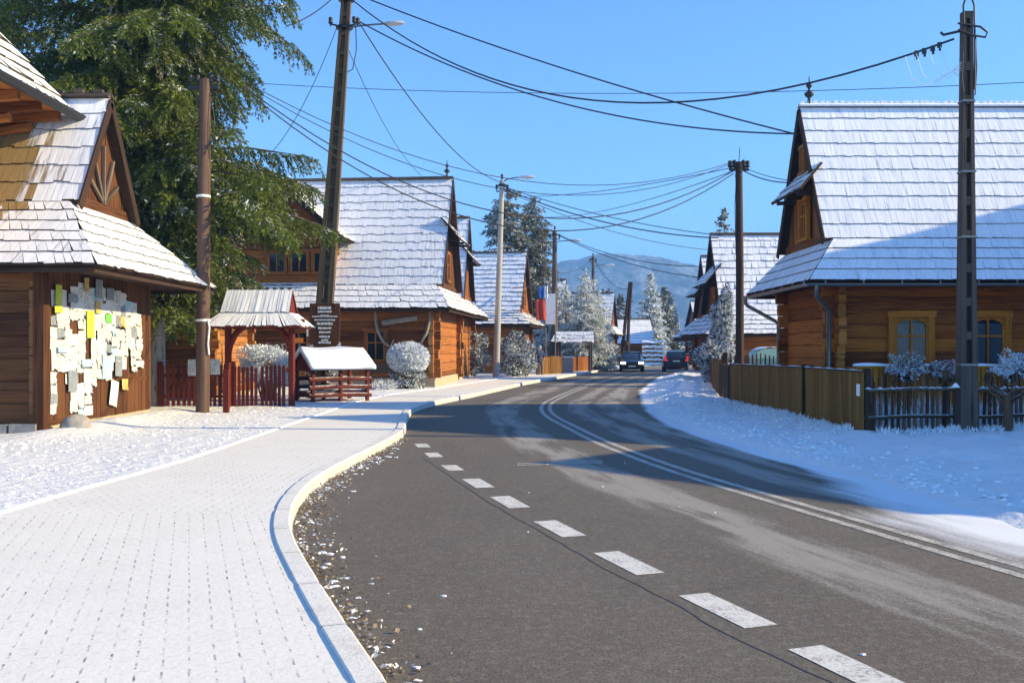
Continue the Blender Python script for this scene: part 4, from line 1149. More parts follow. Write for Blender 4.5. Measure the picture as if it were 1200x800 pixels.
for s_ in (-.46,.46):
    q=MB(); q.box((s_,0,.21),(.08,.34,.42)); q.box((s_,.19,.45),(.07,.05,.9)); q.build('leg',M['plank_grey'],bn)
# --- neighbours further along -----------------------------------------------------------------
def rot_org(x,y,D,a): 
    return Vector((x,y,0))+Matrix.Rotation(a,3,'Z')@Vector((0,D,0))
hB2=house('log_house','narrow gabled log house just behind the big frosted roof','house',rot_org(-2.7,47.2,5,aB),PI+aB,7,5,3.4,3.4,.8,.9,.25,.3,4.3,8.6,'log_orange','log_end','shingle_thin','shingle_full',course=.42,sw=.3,logh=.36,seed=14,pent=(6.2,.7),finial=False)
aD=R(-9)
hD=house('log_house','log house with striped frosted roof behind the white lamp post','house',rot_org(.25,57,6,aD),PI+aD,9,6,3.3,3.15,.8,1.0,.25,.3,4.0,7.85,'log_orange','log_end','shingle_blue','shingle_white',course=.36,sw=.4,logh=.34,seed=15,finial=False,thick=.05,gablem='plank_orange')
window(hD,face_matrix('x0',3.0,4.3,9,6),1.0,1.3,'plank_orange',.13,curtain=False)
hE0=house('log_house','pale roofed house half hidden behind the frosted spruces','house',rot_org(3.9,78,6,R(-10)),PI+R(-10),9,6,3.3,3.3,.7,.8,.25,.3,4.2,7.6,'log_brown','log_end_brown','shingle_white',None,course=.45,sw=.5,logh=.4,seed=19,finial=False)
hE=house('log_house','log house with narrow gable behind the frosted spruces','house',rot_org(8.2,80,6,R(-12)),PI+R(-12),8,6,2.9,2.9,.7,.8,.25,.3,3.7,6.6,'log_brown','log_end_brown','shingle_white',None,course=.45,sw=.5,logh=.4,seed=16,finial=False)
hF=house('log_house','small brown house with bright white roof at the far bend','house',(11.4,100,0),0,3.6,7,2.2,2.2,.5,.5,.2,.2,2.8,4.9,'log_orange','log_end','shingle_white',None,course=.5,sw=.6,logh=.4,seed=17,finial=False,ridge_teeth=0)
# snow-covered bank of a woodpile at the bend
wp=MB(); rr=random.Random(5)
for i in range(5):
    for k in range(6): log(wp,(k*.34-.85,0,.25+i*.42),(k*.34-.85,1.6,.25+i*.42),.31,.38,0,1)
wpt=thing('woodpile','snow-covered woodpile beside the small house at the bend','woodpile',(14.6,97,0))
wp.build('logs',[M['log_honey'],M['log_end']],wpt)
q=MB()
for i in range(5):
    q.grid(lambda u,v,i=i:(-1.15+u*2.3,-.34+v*.45+.02*i,.02+i*.44+.24*math.sin(v*3.1)+.03*math.sin(u*19+i)),16,4)
q.grid(lambda u,v:(-1.15+u*2.3,-.3+v*2.1,2.32+.16*math.sin(v*3.1)+.05*math.sin(u*9)),16,5)
q.build('snow_cover',M['snow_cap'],wpt)

# --- red fence, gate with little roof ---------------------------------------------------------
def picket_row(a,b,h,w,gap,mat,th=.025,rails=(.25,.75),topcut=True,jit=.03,seed=0,lean=.0,z0=.12,round_=False):
    rr=random.Random(seed); a,b=Vector(a),Vector(b); d=(b-a); L=d.length; d.normalize(); side=Vector((d.y,-d.x,0)); mb=MB(); x=w/2
    rot=Matrix.Rotation(math.atan2(d.y,d.x),3,'Z')
    while x<L-w/4:
        hh=h+rr.uniform(-jit,jit); p=a+d*x; ln=rr.uniform(-lean,lean)
        zz=lerp(a.z,b.z,x/L)
        if round_:
            t=p+d*ln*hh; t.z=zz+hh; mb.tube([Vector((p.x,p.y,zz-.05)),lerp(Vector((p.x,p.y,zz)),t,.5)+side*rr.uniform(-.012,.012),t],[w/2,w/2*.95,w/2*.7],6)
        else:
            mb.box((p.x,p.y,zz+hh/2),(w*rr.uniform(.88,1.05),th,hh),0,rot@Matrix.Rotation(ln,3,'Y'))
            if topcut:
                q0=[Vector((-w/2*.95,0,0)),Vector((w/2*.95,0,0)),Vector((0,0,w*.55))]
                f=[rot@(v+Vector((0,-th/2+.001,0)))+Vector((p.x,p.y,zz+hh)) for v in q0]; g_=[rot@(v+Vector((0,th/2-.001,0)))+Vector((p.x,p.y,zz+hh)) for v in q0]
                mb.mesh(f+g_,[(0,1,2),(5,4,3),(0,3,4,1),(1,4,5,2),(2,5,3,0)])
        x+=w+gap*rr.uniform(.8,1.2)
    return mb
FY=25.4
fr=thing('picket_fence','dark red picket fence between the trunk and the roofed gate','fence',(-8.2,FY,.12))
pk=picket_row((-1.3,0,0),(.62,0,0),1.12,.09,.055,'red',seed=1); pk.build('pickets',M['red_timber'],fr)
q=MB(); 
for z_ in (.28,.85): q.beam((-1.35,.04,z_),(.65,.04,z_),.05,.08)
q.build('rail',M['red_timber'],fr)
for x in (-1.35,.62):
    q=MB(); q.box((x,.08,.6),(.12,.12,1.25)); q.build('post',M['red_timber'],fr)
gt_=thing('gate','dark red double gate under the shingled gate roof','gate',(-6.82,FY,.12))
picket_row((-.72,0,0),(.0,0,0),1.05,.085,.03,'red',seed=2).build('gate_leaf',M['red_timber'],gt_)
picket_row((.02,0,0),(.74,0,0),1.08,.085,.03,'red',seed=3).build('gate_leaf',M['red_timber'],gt_)
gr=thing('gate_roof','small frosted shingle roof on two red posts over the gate','gate roof',(-6.82,FY,.12))
for x in (-.86,.86):
    q=MB(); q.beam((x,0,-.1),(x,0,2.3),.16,.16,bev=.03,up=(0,1,0)); q.build('post',M['red_timber'],gr)
    q=MB(); s_=1 if x<0 else -1
    q.tube([(x,0,1.35),(x+s_*.06,0,1.7),(x+s_*.22,0,2.0),(x+s_*.5,0,2.2)],[.07,.09,.085,.07],6); q.build('brace',M['red_timber'],gr)
q=MB(); q.beam((-1.2,0,2.28),(1.2,0,2.28),.16,.18); q.beam((-.86,-.7,2.22),(-.86,.7,2.22),.1,.12); q.beam((.86,-.7,2.22),(.86,.7,2.22),.1,.12)
q.build('beam',M['red_timber'],gr)
q=MB(); he,hk,hr=2.15,2.52,3.15
for sy in (-1,1):
    e0,e1=(-1.30,sy*.95,he),(1.30,sy*.95,he); k0,k1=(-.92,sy*.5,hk),(.92,sy*.5,hk)
    r0,r1=(-.89,0,hr),(.89,0,hr)
    if sy>0: e0,e1,k0,k1,r0,r1=e1,e0,k1,k0,r1,r0
    slope(q,e0,e1,k0,k1,course=.62,sw=.10,thick=.02,m=0,jag=.05); slope(q,k0,k1,r0,r1,course=.66,sw=.10,thick=.02,m=0,jag=.02,lift=.012)
    nn=Vector((0,sy*(hk-he),.45)); deck(q,[e0,e1,k1,k0],nn,.04); nn=Vector((0,sy*(hr-hk),.5)); deck(q,[k0,k1,r1,r0],nn,.04)
for sx in (-1,1):
    e0,e1=(sx*1.30,sx*-.95,he),(sx*1.30,sx*.95,he); k0,k1=(sx*.92,sx*-.5,hk),(sx*.92,sx*.5,hk)
    slope(q,e0,e1,k0,k1,course=.62,sw=.10,thick=.02,m=0,jag=.05); deck(q,[e0,e1,k1,k0],(sx*.3,0,.4),.04)
    q.face([(sx*.87,-.5,hk),(sx*.87,.5,hk),(sx*.87,0,hr)],2)
for k in range(9): q.box((-.8+k*.2,0,hr+.05),(.09,.05,.07),1)
q.build('shingle_roof',[M['shingle_white'],M['shingle_butt'],M['red_timber']],gr)
# papers on the fence, short post in front
def fence_paper(x,z,wd,h,lab):
    mb=MB(); mb.grid(lambda u,v:((u-.5)*wd,-.006*math.sin(u*3.1),(v-.5)*h),4,4,0,lambda u,v:(u,v))
    tag(mb.build('notice_sheet',M['paper_white'],None,(x,FY-.03,z)),lab,'notice')
fence_paper(-8.58,1.18,.36,.44,'white notice with print on the red fence left of the dark pole')
fence_paper(-8.02,1.20,.26,.42,'blank white sheet on the red fence right of the dark pole')
q=MB(); q.box((0,0,.5),(.13,.13,1.1)); q.box((0,0,1.06),(.15,.15,.03))
tag(q.build('bollard',M['red_timber'],None,(-7.0,23.0,.1)),'short square red post standing in front of the gate','post')
# orange sign behind gate
q=MB(); q.box((0,0,0),(.26,.03,.15)); o=q.build('sign_plate',mat_plain('orange_plate',(.75,.22,.02),.5))
o.location=(0,0,0)
sg=thing('small_sign','small orange sign on a stake right of the gate roof','sign',(-6.72,29.6,.1)); o.parent=sg; o.location=(0,0,1.85)
q=MB(); q.beam((0,.03,0),(0,.03,1.95),.05,.05); q.build('stake',M['plank_grey'],sg)

# --- roofed trough shelter ----------------------------------------------------------------------
tr=thing('roofed_trough','low red log trough under a thick snow-covered gable roof','trough',(-5.45,28.4,.12),R(36))
q=MB()
def cap_roof(mb,L,hw,he,hr,th,m=0):
    nu=22; nv=10
    def fn(u,v,off):
        t=(v-.5)*2; x=-L/2+L*u; w_=1-.12*abs(t)**6
        z=he+(hr-he)*(1-abs(t))-.03*abs(t)**2+off*(1+.35*math.sin(u*9+v*4)*.5)
        return (x*(1 if off==0 else 1.0),hw*t,z)
    top=[[Vector(fn(i/nu,j/nv,th)) for j in range(nv+1)] for i in range(nu+1)]; bot=[[Vector(fn(i/nu,j/nv,0)) for j in range(nv+1)] for i in range(nu+1)]
    V=[p for r_ in top for p in r_]+[p for r_ in bot for p in r_]; w_=nv+1; o=(nu+1)*w_
    F_=[]
    for i in range(nu):
        for j in range(nv): F_.append((i*w_+j,(i+1)*w_+j,(i+1)*w_+j+1,i*w_+j+1)); F_.append((o+i*w_+j+1,o+(i+1)*w_+j+1,o+(i+1)*w_+j,o+i*w_+j))
    for i in range(nu): F_.append((i*w_,o+i*w_,o+(i+1)*w_,(i+1)*w_)); F_.append((i*w_+nv,(i+1)*w_+nv,o+(i+1)*w_+nv,o+i*w_+nv))
    for j in range(nv): F_.append((j,j+1,o+j+1,o+j)); F_.append((nu*w_+j+1,nu*w_+j,o+nu*w_+j,o+nu*w_+j+1))
    mb.mesh(V,F_,m,None,True)
cap_roof(q,2.1,.85,.98,1.52,.10); q.build('snow_cover',M['snow_cap'],tr)
q=MB()
for s_ in (-1,1):
    pts=[(-1.0,s_*.82,.97),(1.0,s_*.82,.97),(1.0,0,1.5),(-1.0,0,1.5)]; deck(q,pts if s_<0 else pts[::-1],(0,s_*.5,.8),.04,0)
for s_ in (-1,1):
    for k in range(6):
        ya,yb_=-.75+1.5*k/6,-.75+1.5*(k+1)/6; z_=lambda y:.95+.55*(1-abs(y)/.8)
        q.box((s_*.93,(ya+yb_)/2,(.9+z_((ya+yb_)/2))/2),(.03,.24,max(.05,z_((ya+yb_)/2)-.92)))
q.build('roof',M['red_timber'],tr)
for sx in (-.88,0.0,.88):
    for sy in (-.6,.6):
        q=MB(); q.beam((sx,sy,-.1),(sx,sy,1.02),.11,.11,bev=.02,up=(0,1,0)); q.build('post',M['red_timber'],tr)
q=MB()
for sy in (-.62,.62):
    for k in range(3): q.tube([(-1.0,sy,.18+k*.24),(0,sy+.02,.20+k*.24),(1.0,sy,.18+k*.24)],.065,7)
q.build('rails',M['red_timber_snowy'],tr)
q=MB()
for k in range(4): q.tube([(-.9,-.45+k*.3,.22),(.9,-.45+k*.3,.24)],.1,8)
q.build('trough_logs',M['red_timber_snowy'],tr)

# --- bushes ----------------------------------------------------------------------------------------
M['frost_ball']=mat_foliage('frost_ball',(.05,.06,.06),(.11,.13,.12),frost=.66,up=.35,trans=.1,scale=7)
M['frost_hedge']=mat_foliage('frost_hedge',(.025,.038,.035),(.06,.085,.06),frost=.40,up=.35,trans=.12,scale=5)
M['frost_twig']=mat_foliage('frost_twig',(.06,.05,.035),(.13,.11,.07),frost=.72,up=.3,trans=.1,scale=5)
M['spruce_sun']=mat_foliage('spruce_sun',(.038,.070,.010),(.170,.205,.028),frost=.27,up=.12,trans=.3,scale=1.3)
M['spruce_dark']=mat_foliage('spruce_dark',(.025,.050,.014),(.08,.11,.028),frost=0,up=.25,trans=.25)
M['spruce_frost']=mat_foliage('spruce_frost',(.05,.065,.04),(.14,.15,.09),frost=.60,frostc=(.66,.69,.68),up=.3,trans=.2,scale=1.6)
M['spruce_far']=mat_foliage('spruce_far',(.045,.060,.035),(.13,.135,.075),frost=.30,up=.3,trans=.2,scale=.8)
def bush(name,label,loc,seed,n,rx,ry,rz,leaf,lw,mat,cz,group=None,shell=.5,st=12,sh=.8,cat='bush',lump=.18):
    t=thing(name,label,cat,loc,0,group); V,Q=cloud_bush(seed,n,rx,ry,rz,leaf,lw,(0,0,cz),shell,lump=lump,gap=None if shell>.8 else -.15)
    np_obj('foliage',V,Q,M[mat],t); stems(t,seed,st*2,rx*.95,ry*.95,cz+sh*rz*.9); return t
bush('round_bush','round clipped bush white with frost beside the window',(-4.05,36.6,.12),4,9000,.78,.75,.58,.12,.20,'frost_ball',1.20,None,.85,14,.4,lump=.03)
bush('low_bush','dark tangled bush under the round frosted one',(-4.0,36.5,.1),6,5000,.68,.6,.42,.11,.14,'frost_hedge',.42,None,.3,10,.6)
bush('snow_tuft','small frosted tuft of grass beside the bench',(-4.9,35.9,.12),7,900,.5,.4,.16,.22,.05,'frost_ball',.12,None,.1,8,.1)
bush('garden_bush','blue white frosted bush behind the roofed gate',(-7.35,28.2,.1),8,12000,.85,.7,.62,.10,.16,'frost_ball',1.15,None,.5,20,.6)
bush('garden_bush','dark green frosted bush right of the roofed gate',(-6.15,30.5,.1),9,7000,.5,.5,1.0,.12,.16,'frost_hedge',1.2,None,.4,12,.8)
for i,(x,y,rx,rz,lab) in enumerate([(-2.25,52.2,.95,1.15,'frosted dark hedge bush against the house left of the white lamp post'),(.15,52.4,1.0,1.2,'frosted dark hedge bush just right of the white lamp post'),(.80,53.9,.5,.9,'smaller frosted bush at the gable right of the hedge')]):
    bush('hedge_bush',lab,(x,y,.1),20+i,9000,rx,.8,rz,.17,.16,'frost_hedge',rz+.1,'frosted bushes along the striped roof house',.35,18,.7)
# --- big spruce -------------------------------------------------------------------------------------
def lob(az,z):
    right=max(0,math.cos(az)); k=1.0
    k*=1-right*.80*math.exp(-((z-8.7)/1.15)**2)
    k*=1+right*.10*math.exp(-((z-6.0)/1.5)**2)
    if z<5.4: k*=1-right*.6
    if z<7.2 and math.sin(az)<0: k*=1+math.sin(az)*.55*(1 if math.cos(az)<.8 else 0)
    if z>9.8: k*=1+right*.08
    return k
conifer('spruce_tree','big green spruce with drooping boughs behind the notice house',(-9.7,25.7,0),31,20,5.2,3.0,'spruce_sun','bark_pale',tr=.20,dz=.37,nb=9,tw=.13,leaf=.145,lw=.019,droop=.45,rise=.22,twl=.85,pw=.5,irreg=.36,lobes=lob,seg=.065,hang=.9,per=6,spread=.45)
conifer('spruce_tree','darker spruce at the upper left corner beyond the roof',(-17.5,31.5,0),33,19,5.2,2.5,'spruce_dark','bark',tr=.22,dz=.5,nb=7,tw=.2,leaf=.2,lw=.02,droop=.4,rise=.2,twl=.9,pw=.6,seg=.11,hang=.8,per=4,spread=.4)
# --- trees further down the left ---------------------------------------------------------------------
lt=[(-.3,74,14.2,3.3,'frosted spruce with the tallest tip above the striped roof'),(1.7,76,13.8,2.5,'slim frosted spruce right of the tallest one above the striped roof')]
for i,(x,y,h,r_,lab) in enumerate(lt):
    conifer('spruce_tree',lab,(x,y,0),40+i,h,r_,1.5,'spruce_far','bark',tr=.2,dz=.38,nb=8,tw=.2,leaf=.24,lw=.028,droop=.3,rise=.28,twl=.75,pw=.42,seg=.12,hang=.4,per=4,group='tall spruces beyond the striped roof')
ft=[(5.5,69.5,7.5,2.4,'broad pale frosted spruce right of the tapering concrete pole'),(6.6,71.5,6.0,1.6,'lower pale frosted spruce next to the broad one'),(4.2,73,6.6,1.7,'bluish frosted spruce behind the tapering concrete pole'),(2.6,70,5.4,1.4,'frosted spruce left of the tapering concrete pole')]
for i,(x,y,h,r_,lab) in enumerate(ft):
    conifer('frosted_spruce',lab,(x,y,0),50+i,h,r_,.6,'spruce_frost','bark',tr=.12,dz=.32,nb=8,tw=.18,leaf=.20,lw=.028,droop=.3,rise=.2,twl=.7,pw=.7,seg=.11,hang=.4,per=4,group='frosted spruces by the far pavement')

# --- poles on the left ---------------------------------------------------------------------------------
p1=thing('utility_pole','brown round pole in front of the red fence','pole',(-7.55,22.9,.1))
q=MB(); q.tube([(0,0,-.3),(.02,0,3),(.04,0,6),(.06,0,8.15)],[.165,.16,.15,.135],14); q.build('shaft',M['pole_wood'],p1)
q=MB(); q.box((.02,0,7.95),(.75,.08,.09)); q.tube([(-.3,.04,7.9),(.02,.16,7.4)],.02,5); q.build('crossarm',M['metal_dark'],p1)
insulators(p1,[(-.3,0,8.0),(-.12,0,8.0),(.2,0,8.0),(.36,0,8.0)],'metal_dark',1.3)
for z_ in (2.28,5.3):
    q=MB(); q.lathe([(.168,-.03),(.172,-.02),(.172,.02),(.168,.03)],(.02,0,z_),14); q.build('band',M['white_paint'],p1)
q=MB(); q.tube([(.16,-.1,2.3),(.2,-.1,2.1),(.17,-.12,1.7),(.19,-.1,1.45)],.022,6); q.build('loop',M['white_paint'],p1)
q=MB(); q.tube([(.2,-.05,7.8),(.32,-.1,7.2),(.30,-.1,6.6),(.22,-.05,6.2)],.012,5); q.tube([(.3,0,7.9),(.5,0,7.3),(.46,0,6.7)],.01,5); q.build('cable_loop',M['cable'],p1)
P2=Vector((-6.28,30.4,.1)); top=P(405,14,30.4)
p2=thing('utility_pole','tall leaning double pole with a street lamp behind the black sign','pole',P2)
lean=math.atan2(top.x-P2.x,top.z-P2.z)
mbp=ladder_pole_mesh(13.2,.60,.30,.32,.2); shaft=mbp.build('shaft',M['pole_tan'],p2); shaft.rotation_euler=(0,lean,0)
def p2pt(z): return Vector((math.sin(lean)*z,0,math.cos(lean)*z))
q=MB(); a=p2pt(12.0)
for s_ in (-1,1): q.tube([a+Vector((s_*.2,-.2,0)),a+Vector((s_*.42,-.22,.05)),a+Vector((s_*.45,-.1,.1))],.03,6)
q.lathe([(.27,-.05),(.28,-.04),(.28,.04),(.27,.05)],a,12,sy=.75); q.lathe([(.25,-.05),(.26,-.04),(.26,.04),(.25,.05)],p2pt(12.9),12,sy=.75)
q.build('clamp',M['metal_dark'],p2)
insulators(p2,[a+Vector((.35,-.22,.0)),a+Vector((.45,-.1,.0)),a+Vector((-.42,-.15,0)),p2pt(12.8)+Vector((.2,-.2,0))],'metal_dark',1.4)
lamp_arm(p2,a+Vector((.15,-.15,-.05)),(1,-.15,0),1.15,.06,1.0)
q=MB(); q.tube([a+Vector((.4,-.2,0)),a+Vector((.42,-.2,-.8)),a+Vector((.3,-.2,-1.4)),a+Vector((.12,-.2,-1.5))],.016,5); q.build('cable_loop',M['cable'],p2)
# black wooden sign with white lettering strips
sgn=thing('wooden_sign','dark wooden sign with rows of white lettering on the double pole','sign',(-5.95,29.85,1.28))
q=MB()
out=[(-.48,1.85),(.48,1.85),(.47,.8),(.42,.45),(.15,.12),(0,.0),(-.15,.12),(-.42,.45),(-.47,.8)]
vs=[(x,-.03,z) for x,z in out]+[(x,.03,z) for x,z in out]; k_=len(out)
q.mesh(vs,[tuple(reversed(range(k_))),tuple(range(k_,2*k_))]+[(i,k_+i,k_+(i+1)%k_,(i+1)%k_)[::-1] for i in range(k_)],0,[[(v[2],v[0]) for v in [vs[j] for j in (reversed(range(k_)))]],[(v[2],v[0]) for v in vs[k_:]]]+[[(0,0)]*4]*k_)
q.build('board',M['plank_brown'],sgn)
rr=random.Random(3)
rows=[(1.70,.44,.075),(1.58,.44,.05),(1.45,.26,.06),(1.43,.80,.035),(1.32,.66,.04),(1.20,.5,.07),(1.06,.42,.055),(.93,.36,.05),(.79,.36,.055),(.68,.22,.05),(.60,.40,.05),(.38,.16,.11)]
for z_,wd,h in rows:
    x=-wd/2; q=MB()
    while x<wd/2-.02:
        l=min(rr.uniform(.03,.07),wd/2-x); q.box((x+l/2,-.036,z_+rr.uniform(-.004,.004)),(l*.95,.012,1.2*h*rr.uniform(.85,1.05))); x+=l+rr.choice((.004,.004,.018))
    q.build('text_line',M['white_paint'],sgn)
q=MB()
for s_ in (-1,1):
    for k in range(9): 
        a=k/8; q.box((s_*(.44-.30*a),-.036,.52-.36*a+rr.uniform(-.03,.03)),(.06,.012,.05),0,Matrix.Rotation(s_*rr.uniform(.3,1.2),3,'Y'))
    q.box((s_*.55 if s_<0 else .48,-.036,.95 if s_<0 else .55),(.05,.012,.3 if s_<0 else .12))
q.build('ornament',M['white_paint'],sgn)
# lamp posts further on
def round_pole(name,label,loc,H,r0,r1,mat,lamp=None,top=None,group=None,flare=0):
    t=thing(name,label,'pole',loc,0,group); q=MB(); tx,ty=top or (0,0)
    zs=[-.3,.0,H*.08,H*.3,H*.6,H]; q.tube([(tx*max(z,0)/H,ty*max(z,0)/H,z) for z in zs],[lerp(r0,r1,max(z,0)/H)+flare*max(0,1-max(z,0)/(H*.3))**2 for z in zs],14)
    q.build('shaft',M[mat],t)
    q=MB(); q.lathe([(r1*1.0,0),(r1*1.6,.02),(r1*1.6,.14),(r1,.16)],(tx,ty,H-.35),10); q.box((tx,ty,H-.6),(r1*5,.06,.06)); q.build('clamp',M['metal_dark'],t)
    insulators(t,[(tx-r1*2.2,ty,H-.57),(tx+r1*2.2,ty,H-.57),(tx,ty-.1,H-.02)],'metal_dark',1.6)
    if lamp: lamp_arm(t,(tx,ty,H-lamp[2]),(lamp[0],lamp[1],0),lamp[3],lamp[4],lamp[5])
    return t
round_pole('lamp_post','pale concrete lamp post in front of the striped roof house',(-.87,51,.12),10.7,.19,.13,'concrete',(1,-.2,.1,.95,.22,1.2),(.33,0))
round_pole('lamp_post','tapering concrete lamp post with a wide foot beside frosted spruces',(3.0,66,.12),9.85,.27,.15,'pole_grey',(1,-.2,.85,.95,.12,1.3),(.0,0),flare=.55)
round_pole('lamp_post','slender far lamp post behind the frosted spruces',(8.2,95,.0),11,.2,.14,'pole_grey',(1,-.2,1.0,1.2,.1,1.4))
# A-frame pole at the bend
ap=thing('utility_pole','dark twin-legged wooden pole on a stub at the bend','pole',(10.35,85,0))
for s_ in (-1,1):
    q=MB(); q.tube([(s_*.28-.2,0,-.2),(s_*.16+.05,0,4),(s_*.09+.4,0,7.7)],[.17,.15,.12],8); q.build('leg',M['pole_dark'],ap)
q=MB(); q.tube([(-.55,0,2.1),(.5,0,2.1)],.06,6); q.tube([(-.1,-.2,2.0),(-.08,-.2,2.4)],.42,8); q.tube([(-.2,0,5.9),(.6,0,5.9)],.05,6); q.build('crossbar',M['pole_dark'],ap)

# --- banners on a horizontal staff by the striped house gable ----------------------------------------------
M['cloth_red']=mat_plain('cloth_red',(.42,.05,.03),.8,var=.12); M['cloth_blue']=mat_plain('cloth_blue',(.05,.16,.5),.8,var=.1); M['cloth_white']=mat_plain('cloth_white',(.72,.74,.78),.8,var=.06)
def banner(label,px0,px1,py0,py1,Y,mat,seed,slant=0.0):
    a=P(px0,py0,Y); b_=P(px1,py1,Y); q=MB(); wd=b_.x-a.x; h=a.z-b_.z
    for s_ in (0,.012):
        q.grid(lambda u,v:((u-.5)*wd+slant*(1-v)*wd,s_+.06*math.sin(u*11+seed)*(1.1-v*.5)+.02*math.sin(v*6),-(1-v)*h),14,6)
    return tag(q.build('banner',M[mat],None,((a.x+b_.x)/2,Y,a.z)),label,'banner','banners hanging at the far gable')
st_=thing('banner_staff','thin horizontal staff carrying banners at the striped house gable','staff',P(613,337,57.6)); q=MB(); e=P(644,333,56.6)-P(613,337,57.6); q.tube([(-.6,.4,0),(e.x,e.y,e.z)],.04,6); q.build('rod',M['plank_grey'],st_)
q=MB(); q.lathe([(.0,0),(.08,.03),(.09,.08),(.03,.14),(.0,.16)],(e.x,e.y,e.z-.08),8); q.build('knob',M['plank_grey'],st_)
banner('blue and white striped banner on the staff',631,638,336,349,56.9,'cloth_blue',1); banner('white banner half beside the blue one',638,642,335,349,56.7,'cloth_white',2)
banner('long red banner hanging below the staff',627,639,351,375,57.1,'cloth_red',3,.12)
pn=MB(); pn.box((0,0,0),(.6,.06,1.9)); pn2=tag(pn.build('white_panel',M['cloth_white'],None,P(645,362,58.2)),'white upright panel beside the red banner','panel')
q=MB(); q.tube([(-.3,.05,-5),(-.3,.05,1.1)],.05,6); q.tube([(.3,.05,-5),(.3,.05,1.1)],.05,6); q.build('support',M['metal_grey'],pn2)
# low fences, planter walls on the far left pavement
def low_fence(label,a,b,h,mat,seed,posts=True,group='low fences along the far left pavement'):
    a,b=Vector(a),Vector(b); t=thing('garden_fence',label,'fence',a,0,group); d=b-a
    picket_row((0,0,0),d,h,.14,.02,mat,seed=seed,topcut=False).build('boards',M[mat],t)
    q=MB(); q.beam((0,.05,h*.8),d+Vector((0,.05,h*.8)),.05,.1); q.beam((0,.05,h*.3),d+Vector((0,.05,h*.3)),.05,.1); q.build('rail',M[mat],t)
    for k in (0,.5,1):
        q=MB(); p_=d*k; q.box((p_.x,p_.y+.06,h/2),(.14,.14,h+.1)); q.build('post',M[mat],t)
    return t
low_fence('tan board fence behind the walking person',(1.6,56.6,.1),(3.1,58.8,.1),1.1,'panel_fence',1)
low_fence('brown board fence under the frosted spruces',(3.6,63.4,.1),(5.4,66.8,.1),1.0,'plank_orange',2)
low_fence('reddish board fence at the far end of the left pavement',(6.0,72,.1),(8.0,77,.1),1.2,'plank_orange',3)
q=MB(); q.box((0,0,.5),(1.4,.16,1.0)); q.box((0,0,1.04),(1.5,.22,.08),1)
tag(q.build('wall_stub',[M['stone'],M['snow_cap']],None,(3.25,60.6,.1)),'grey wall stub capped with snow beside the tan fence','wall')
# arbor with snow roof under the frosted spruces
ar=thing('arbor','dark timber arbor with a ragged snowy roof by the frosted spruces','arbor',(4.3,64.6,.1),R(-12))
q=MB(); 
for x in (-1.1,1.1):
    for y in (-.5,.6): q.beam((x,y,0),(x,y,2.1),.12,.12,up=(0,1,0))
q.build('posts',M['plank_grey'],ar)
q=MB(); slope(q,(-1.5,-1.1,2.0),(1.5,-1.1,2.0),(-1.3,0,2.75),(1.3,0,2.75),course=.4,sw=.2,m=0,jag=.12); slope(q,(1.5,1.1,2.0),(-1.5,1.1,2.0),(1.3,0,2.75),(-1.3,0,2.75),course=.4,sw=.2,m=0); q.build('roof',[M['shingle_thin'],M['shingle_butt']],ar)
# ================================================================ RIGHT SIDE
R1=Vector((7.9,23.0,0)); L1,D1=11.5,4.1
h1=house('log_house','honey log house with yellow windows behind the picket fence','house',R1,0,L1,D1,3.3,3.3,.9,.9,.25,.05,4.40,8.15,
     'log_amber','log_end_amber','shingle_full','shingle_full',course=.42,sw=.14,logh=.34,seed=2,pent=(5.75,.62),thick=.034,jag=.012,calm=.22,gablem='plank_orange',ridge_teeth=.16)
for a in (1.85,3.72): window(h1,face_matrix('y0',a,1.22,L1,D1,.02),1.12,1.38,'yellow_trim',.16,arched=True)
window(h1,face_matrix('x0',D1/2+.0,4.55,L1,D1,.05),.75,1.15,'yellow_trim',.11,curtain=True)
window(h1,face_matrix('x0',D1/2+.05,6.35,L1,D1,.05),.45,.75,'plank_orange',.09,curtain=False,cols=1,transom=0)
q=MB(); half_gutter(q,(-.95,-.98,3.22),(L1+.9,-.98,3.22),.07); half_gutter(q,(-.98,D1+.95,3.22),(-.98,-.95,3.22),.07)
q.build('gutter',M['metal_grey'],h1)
q=MB(); q.tube([(-.75,-.98,3.18),(-.75,-.98,3.0),(-.72,-.9,2.93),(-.28,-.32,2.68),(-.22,-.25,2.6),(-.22,-.25,.4),(-.24,-.35,.28)],.055,8); q.build('downpipe',M['metal_grey'],h1)
q=MB(); q.tube([(-.98,D1+.7,3.18),(-.98,D1+.7,3.02),(-.95,D1+.6,2.95),(-.3,D1+.1,2.5),(-.22,D1-.05,2.4),(-.22,D1-.05,.3)],.055,8); q.build('downpipe',M['metal_grey'],h1)
# veranda railing with golden balusters
vr=thing('railing','golden baluster railing with a snow-topped rail below the yellow windows','railing',(8.05,21.75,.1))
q=MB(); x=0
while x<7.6: q.box((x,0,.68),(.085,.03,.92)); x+=.125
q.build('balusters',M['golden_timber'],vr)
q=MB(); q.box((3.8,0,1.165),(7.8,.10,.05)); q.box((3.8,.0,.24),(7.7,.07,.06))
for x in (-.05,2.5,5.1,7.65): q.box((x,.05,.6),(.12,.12,1.2))
q.build('rail',M['golden_timber'],vr)
q=MB(); q.grid(lambda u,v:(-.15+7.9*u,-.07+.14*v,1.192+.05*math.sin(v*PI)*(1+.4*math.sin(u*40)+.3*math.sin(u*17))),90,5); q.build('snow_cover',M['snow_cap'],vr)
